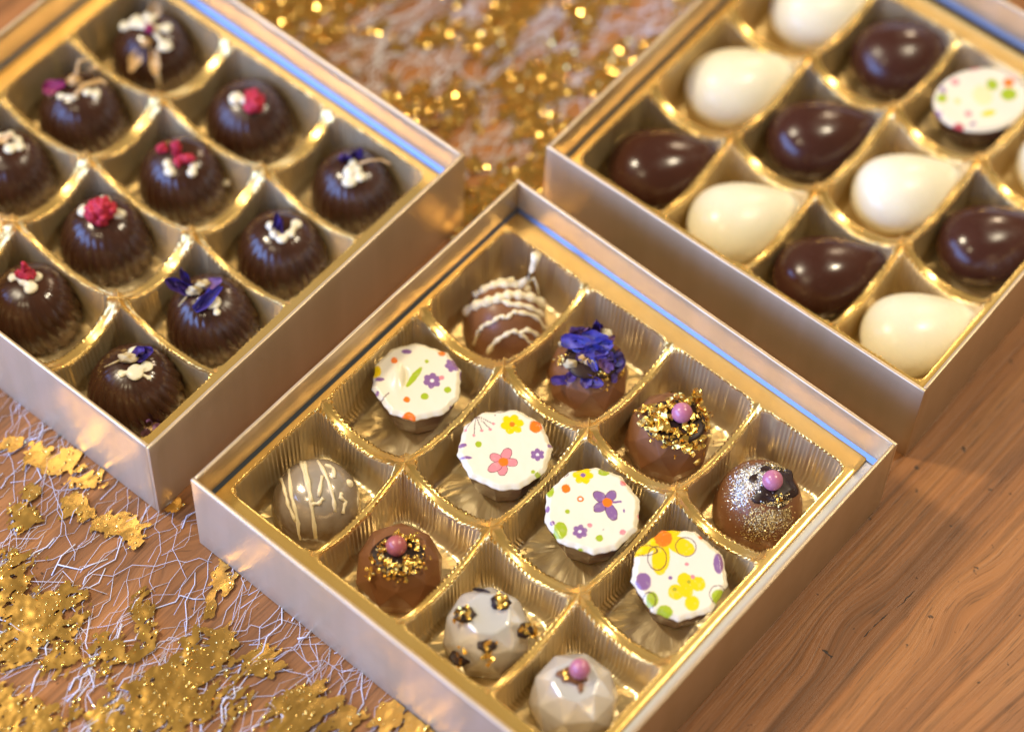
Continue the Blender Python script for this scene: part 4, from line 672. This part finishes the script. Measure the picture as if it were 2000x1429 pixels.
r, R, h = root('F11', 'faceted_chocolate', 'silvery dusted gem with dark spots each carrying a gold fleck', GG)
bevel(gem(R, h, 8, .3, .50).build('shell', MAT['shimmer'], r, smooth=False), .0007, 3, 6)
for p in T['F11'][:5]:
    sp_ = MB().blob(v3(p), np.array([3.2, 2.8, 1.3]) * mm, .2).build('ganache_spot', MAT['ganache'], r)
    gold_leaf(sp_, [[p[0] + .3, p[1] - .2]], 26, 1.1, 1.4, 'F11', gem_z, name='gold_fleck', stand=.0008)
MB().petal(v3([-2.1, 9.0, 19.6]), (1, 0, .1), 5 * mm, 1.2 * mm, (0, -1, .5)).build('dark_fleck', MAT['ganache'], r)

r, R, h = root('F12', 'faceted_chocolate', 'silvery dusted gem with a pink sugar pearl on a chocolate smear', GG)
bevel(gem(R, h, 8, .1, .50).build('shell', MAT['shimmer'], r, smooth=False), .0004, 3, 6)
mb = MB(); mb.blob(v3([-1.2, 1.4, 20.4]), np.array([4.4, 2.6, 1.0]) * mm, .25); mb.blob(v3([1.5, -2.4, 20.3]), np.array([1.0, 2.2, .6]) * mm, .2); mb.build('chocolate_smear', MAT['milk'], r)
gold_leaf(r, [[-3.4, 1.0]], 8, .7, .9, 'F12', gem_z, stand=.0012)
pearl(r, v3([1.2, 2.4, 23.4]), 3.4, 'pearl_pink')

# --- printed chocolates
PC = {'yellow': (0.95, 0.64, 0.0), 'orange': (0.93, 0.20, 0.01), 'green': (0.40, 0.50, 0.02), 'lgreen': (0.66, 0.70, 0.25), 'purple': (0.27, 0.13, 0.30), 'pink': (0.84, 0.27, 0.28), 'dark': (0.10, 0.03, 0.04), 'brown': (.12, .05, .02), 'white': (0.90, 0.82, 0.76), 'olive': (0.45, 0.42, 0.02), 'red': (0.55, 0.06, 0.08), 'cream': (0.86, 0.78, 0.40)}
for k_ in PC: PC[k_] = tuple(0.86 * q for q in PC[k_])
CREAM = np.array((0.75, 0.68, 0.51))
def print_color(els, u, v):
    c = np.tile(CREAM, (len(u), 1)); W = 0.16
    du = 0.35 * (fbm(u * 1.1 + 30, v * 1.1, 3, 71) - .5); dv = 0.35 * (fbm(u * 1.1, v * 1.1 + 30, 3, 73) - .5); wear = np.clip((fbm(u * .8 + 9, v * .8, 4, 77) - .26) * 12, 0.9, 1); u = u + du; v = v + dv
    def put(mask, col):
        m = (np.clip(mask, 0, 1) * wear)[:, None]; c[:] = c * (1 - m) + np.array(PC[col]) * m
    for e in els:
        k = e[0]
        if k == 'd': _, x, y, a, b, col = e; d = np.sqrt(((u - x) / a) ** 2 + ((v - y) / b) ** 2); put((1 - d) * min(a, b) / W + .5, col)
        elif k == 'o': _, x, y, a, b = e; d = np.sqrt(((u - x) / a) ** 2 + ((v - y) / b) ** 2); put((0.14 - np.abs(d - 1) * min(a, b)) / W + .5, 'dark')
        elif k == 'l': _, x0, y0, x1, y1, wd, col = e; px, py = x1 - x0, y1 - y0; t = np.clip(((u - x0) * px + (v - y0) * py) / (px * px + py * py), 0, 1); d = np.hypot(u - x0 - t * px, v - y0 - t * py); put((max(wd, .1) - d) / W + .5, col)
        elif k == 'p':
            _, x0, y0, x1, y1, wd, col = e; px, py = x1 - x0, y1 - y0; L = math.hypot(px, py); cx, cy = x0 + px * .62, y0 + py * .62; a = L * .52; b = wd * 1.05
            U = ((u - cx) * px + (v - cy) * py) / L; V = (-(u - cx) * py + (v - cy) * px) / L; d = np.sqrt((U / a) ** 2 + (V / b) ** 2)
            put((1 - d) * b / W + .5, col)
            if col in ('pink', 'purple'): put((0.10 - np.abs(d - 1) * b) / W + .4, 'dark')
        elif k == 'f':
            _, x, y, rad, n, col, cc = e; th = np.arctan2(v - y, u - x); d = np.hypot(u - x, v - y); rr = rad * (0.72 + 0.28 * np.abs(np.cos(th * n / 2 + x)) ** .8); put((rr - d) / W + .5, col); put((rad * .24 - d) / W + .5, cc)
    return c
def printed_disc(name, els, outline, thick, mp, parent, dent=None):
    """outline(theta)->radius mm; flat printed top with a bevelled white edge"""
    nt, nr = 220, 84; th = np.linspace(0, 2 * np.pi, nt, endpoint=False); R0 = outline(th); fr = np.r_[0.002, np.linspace(0.02, 0.95, nr - 6), .965, .98, .99, 1.0]
    rings = []; cols = []
    for f_ in fr:
        x = R0 * f_ * np.cos(th); y = R0 * f_ * np.sin(th); z = 0 * x - 1.0 * np.clip((f_ - .90) / .10, 0, 1) ** 1.4 - 0.12 * fbm(x * .35 + 4, y * .35, 2, 5)
        if dent is not None: z = z + dent(x, y)
        rings.append(np.c_[x, y, z] * mm); cols.append(print_color(els, x, y))
    for (g, dz) in ((1.015, -1.4), (1.0, -.5 * thick), (.95, -thick), (.5, -thick)):
        x = R0 * g * np.cos(th); y = R0 * g * np.sin(th); rings.append(np.c_[x, y, np.full(nt, dz)] * mm); cols.append(np.tile(CREAM * np.array((.95, .93, .95)), (nt, 1)) if g < 1.01 else print_color(els, x * .98, y * .98))
    mb = MB(); mb.grid(np.array(rings)[::-1], closed_v=True, cap0=True, cap1=True); m = mesh_data(name, mb.v, mb.f)
    C_ = np.concatenate(cols[::-1]) if False else np.concatenate([c for c in cols[::-1]])
    at = m.color_attributes.new('Col', 'FLOAT_COLOR', 'POINT'); at.data.foreach_set('color', np.c_[C_, np.ones(len(C_))].astype(np.float32).ravel())
    return link(name, m, MAT['print'], parent)
def poly_outline(n, R, rot, jit):
    ang = rot + np.arange(n) * 2 * np.pi / n + RNG.uniform(-jit, jit, n); pts = np.c_[R * np.cos(ang), R * np.sin(ang)]
    def f_(th):
        out = np.full(len(th), 1e9); d = np.c_[np.cos(th), np.sin(th)]
        for i in range(n):
            a, b = pts[i], pts[(i + 1) % n]; e = b - a; nn = np.array([e[1], -e[0]]); den = d @ nn; t = (a @ nn) / np.where(np.abs(den) < 1e-9, 1e-9, den); out = np.where((t > 0) & (t < out), t, out)
        return out * (1 + .008 * np.sin(23 * th + rot))
    return f_
dent5 = lambda x, y: 1.3 * np.exp(-(((x + 7.0) / 2.2) ** 2 + ((y - 1.0) / 5.0) ** 2)) - 1.5 * np.exp(-(((x + 3.6 + .05 * (y - 1) ** 2) / .8) ** 2 + ((y - 1.4) / 3.2) ** 2))
for key, label, n, R0, rot, tilt, dn in (('F5', 'printed white chocolate disc with a dented top, green dots and smudged purple flowers', 10, 15.5, .3, (.02, .02), dent5),
        ('F6', 'printed white chocolate disc with a pink outlined flower and a yellow flower', 10, 16.0, .1, (0, 0), None),
        ('F7', 'printed white chocolate disc with a purple outlined flower and green dots', 10, 16.2, .25, (.03, -.02), None),
        ('F8', 'printed white chocolate disc with large yellow flowers and an orange centre', 9, 15.9, .5, (.16, .03), None)):
    x, y = DISC[key]; r = tag(empty('printed_chocolate', (x, y, Z0), YAW), label, 'chocolate', GP)
    o = printed_disc('printed_top', PRINT[key], poly_outline(n, R0, rot, .10), 3.4, None, r, dn); o.location = (0, 0, 0.0200); o.rotation_euler = (tilt[0], tilt[1], 0)
    mb = MB(); lv = [(.62, 0), (.74, .004), (.86, .010), (.93, .0172)]; rings = []
    for q, z in lv: th = rot + np.arange(n) * 2 * np.pi / n; rings.append(np.c_[q * R0 * mm * np.cos(th), q * R0 * mm * np.sin(th), np.full(n, z)])
    mb.grid(np.array(rings), closed_v=True, cap0=True, cap1=True); bevel(mb.build('shell', MAT['milk2'], r, smooth=False), .00028, 2, 6)

# --- teardrops
def teardrop_mesh(R=15.6, L=33.0, zs=.82):
    t = np.r_[-np.cos(np.linspace(0, math.pi / 2, 22)) * R, np.linspace(0, 1, 26)[1:] * L]; th = np.linspace(0, 2 * np.pi, 64, endpoint=False); rings = []
    for q in t:
        rad = math.sqrt(max(R * R - q * q, .01)) if q <= 0 else R * max(math.cos(math.pi / 2 * q / L), .012) ** 1.15
        z = rad * np.sin(th) * zs; z = np.where(z < -R * zs * .80, -R * zs * .80 + 0 * z, z); rings.append(np.c_[np.full(64, q), rad * np.cos(th), z + R * zs * .80 + (3.0 * (q / L) ** 2 if q > 0 else 0)] * mm)
    mb = MB(); mb.grid(np.array(rings), closed_v=True, cap0=True, cap1=True); return mesh_data('shell', mb.v, mb.f)
DROP = teardrop_mesh(); DROP_D = DROP.copy(); DROP.materials.append(MAT['white']); DROP_D.materials.append(MAT['egg_dark'])
EL = {'R1': ('d', 'dark teardrop chocolate in the corner pocket beside the gold-flecked runner'), 'R2': ('w', 'white teardrop chocolate between two dark ones along the wall facing the printed chocolates'),
      'R3': ('d', 'dark teardrop chocolate with two cream glint blobs on its flank between two white ones'), 'R4': ('w', 'white teardrop chocolate in the corner pocket beside the bare wood'),
      'R5': ('w', 'white teardrop chocolate at the end of the middle row beside the gold-flecked runner'), 'R6': ('d', 'dark teardrop chocolate in the middle row between two white teardrops'),
      'R7': ('w', 'white teardrop chocolate between two dark ones, next pocket to the printed oval'), 'R8': ('d', 'dark teardrop chocolate ending the middle row against the box wall above bare wood'),
      'R9': ('w', 'white teardrop chocolate in the corner pocket next to the dark one beside the printed oval'), 'R10': ('d', 'dark teardrop chocolate side by side with the printed oval'),
      'R12': ('w', 'white teardrop chocolate in the corner pocket beyond the printed oval')}
for key, (x, y) in EGG.items():
    if key == 'R11': continue
    k, lab = EL[key]; r = tag(empty('teardrop_chocolate', (x, y, Z0), YAW + math.radians(17 + random.uniform(-4, 4))), lab, 'chocolate', GT)
    link('shell', DROP_D if k == 'd' else DROP, None, r); r.scale = (random.uniform(.97, 1.02), random.uniform(.97, 1.03), random.uniform(.96, 1.04))
    if key == 'R3':
        for c_, s_ in (((4.5, -13.6, 8.0), 1.3), ((1.6, -14.6, 7.2), .9)):
            MB().blob(v3(c_), np.array([s_ * 1.3, s_ * .8, s_ * .8]) * mm, .25).build('speck', MAT['dab'], r)  # pale blobs modelled in place of glints on the flank
x, y = EGG['R11']; r = tag(empty('printed_chocolate', (x, y, Z0), YAW + math.radians(14)), 'printed white oval chocolate with green and orange flecks on a dark shell', 'chocolate', GP)
o = printed_disc('printed_top', PRINT['R11'], lambda th: 1 / np.sqrt((np.cos(th) / 18.2) ** 2 + (np.sin(th) / 13.6) ** 2), 2.2, None, r); o.location = (0.001, 0, .0178); o.rotation_euler = (.12, -.06, 0)
mb = MB(); rings = []; th = np.linspace(0, 2 * np.pi, 64, endpoint=False)
for q, z in ((.6, 0), (.8, .004), (.92, .010), (.96, .0150)): rings.append(np.c_[q * 18.2 * mm * np.cos(th) + .001, q * 13.6 * mm * np.sin(th), np.full(64, z)])
mb.grid(np.array(rings), closed_v=True, cap0=True, cap1=True); mb.build('shell', MAT['egg_dark'], r)
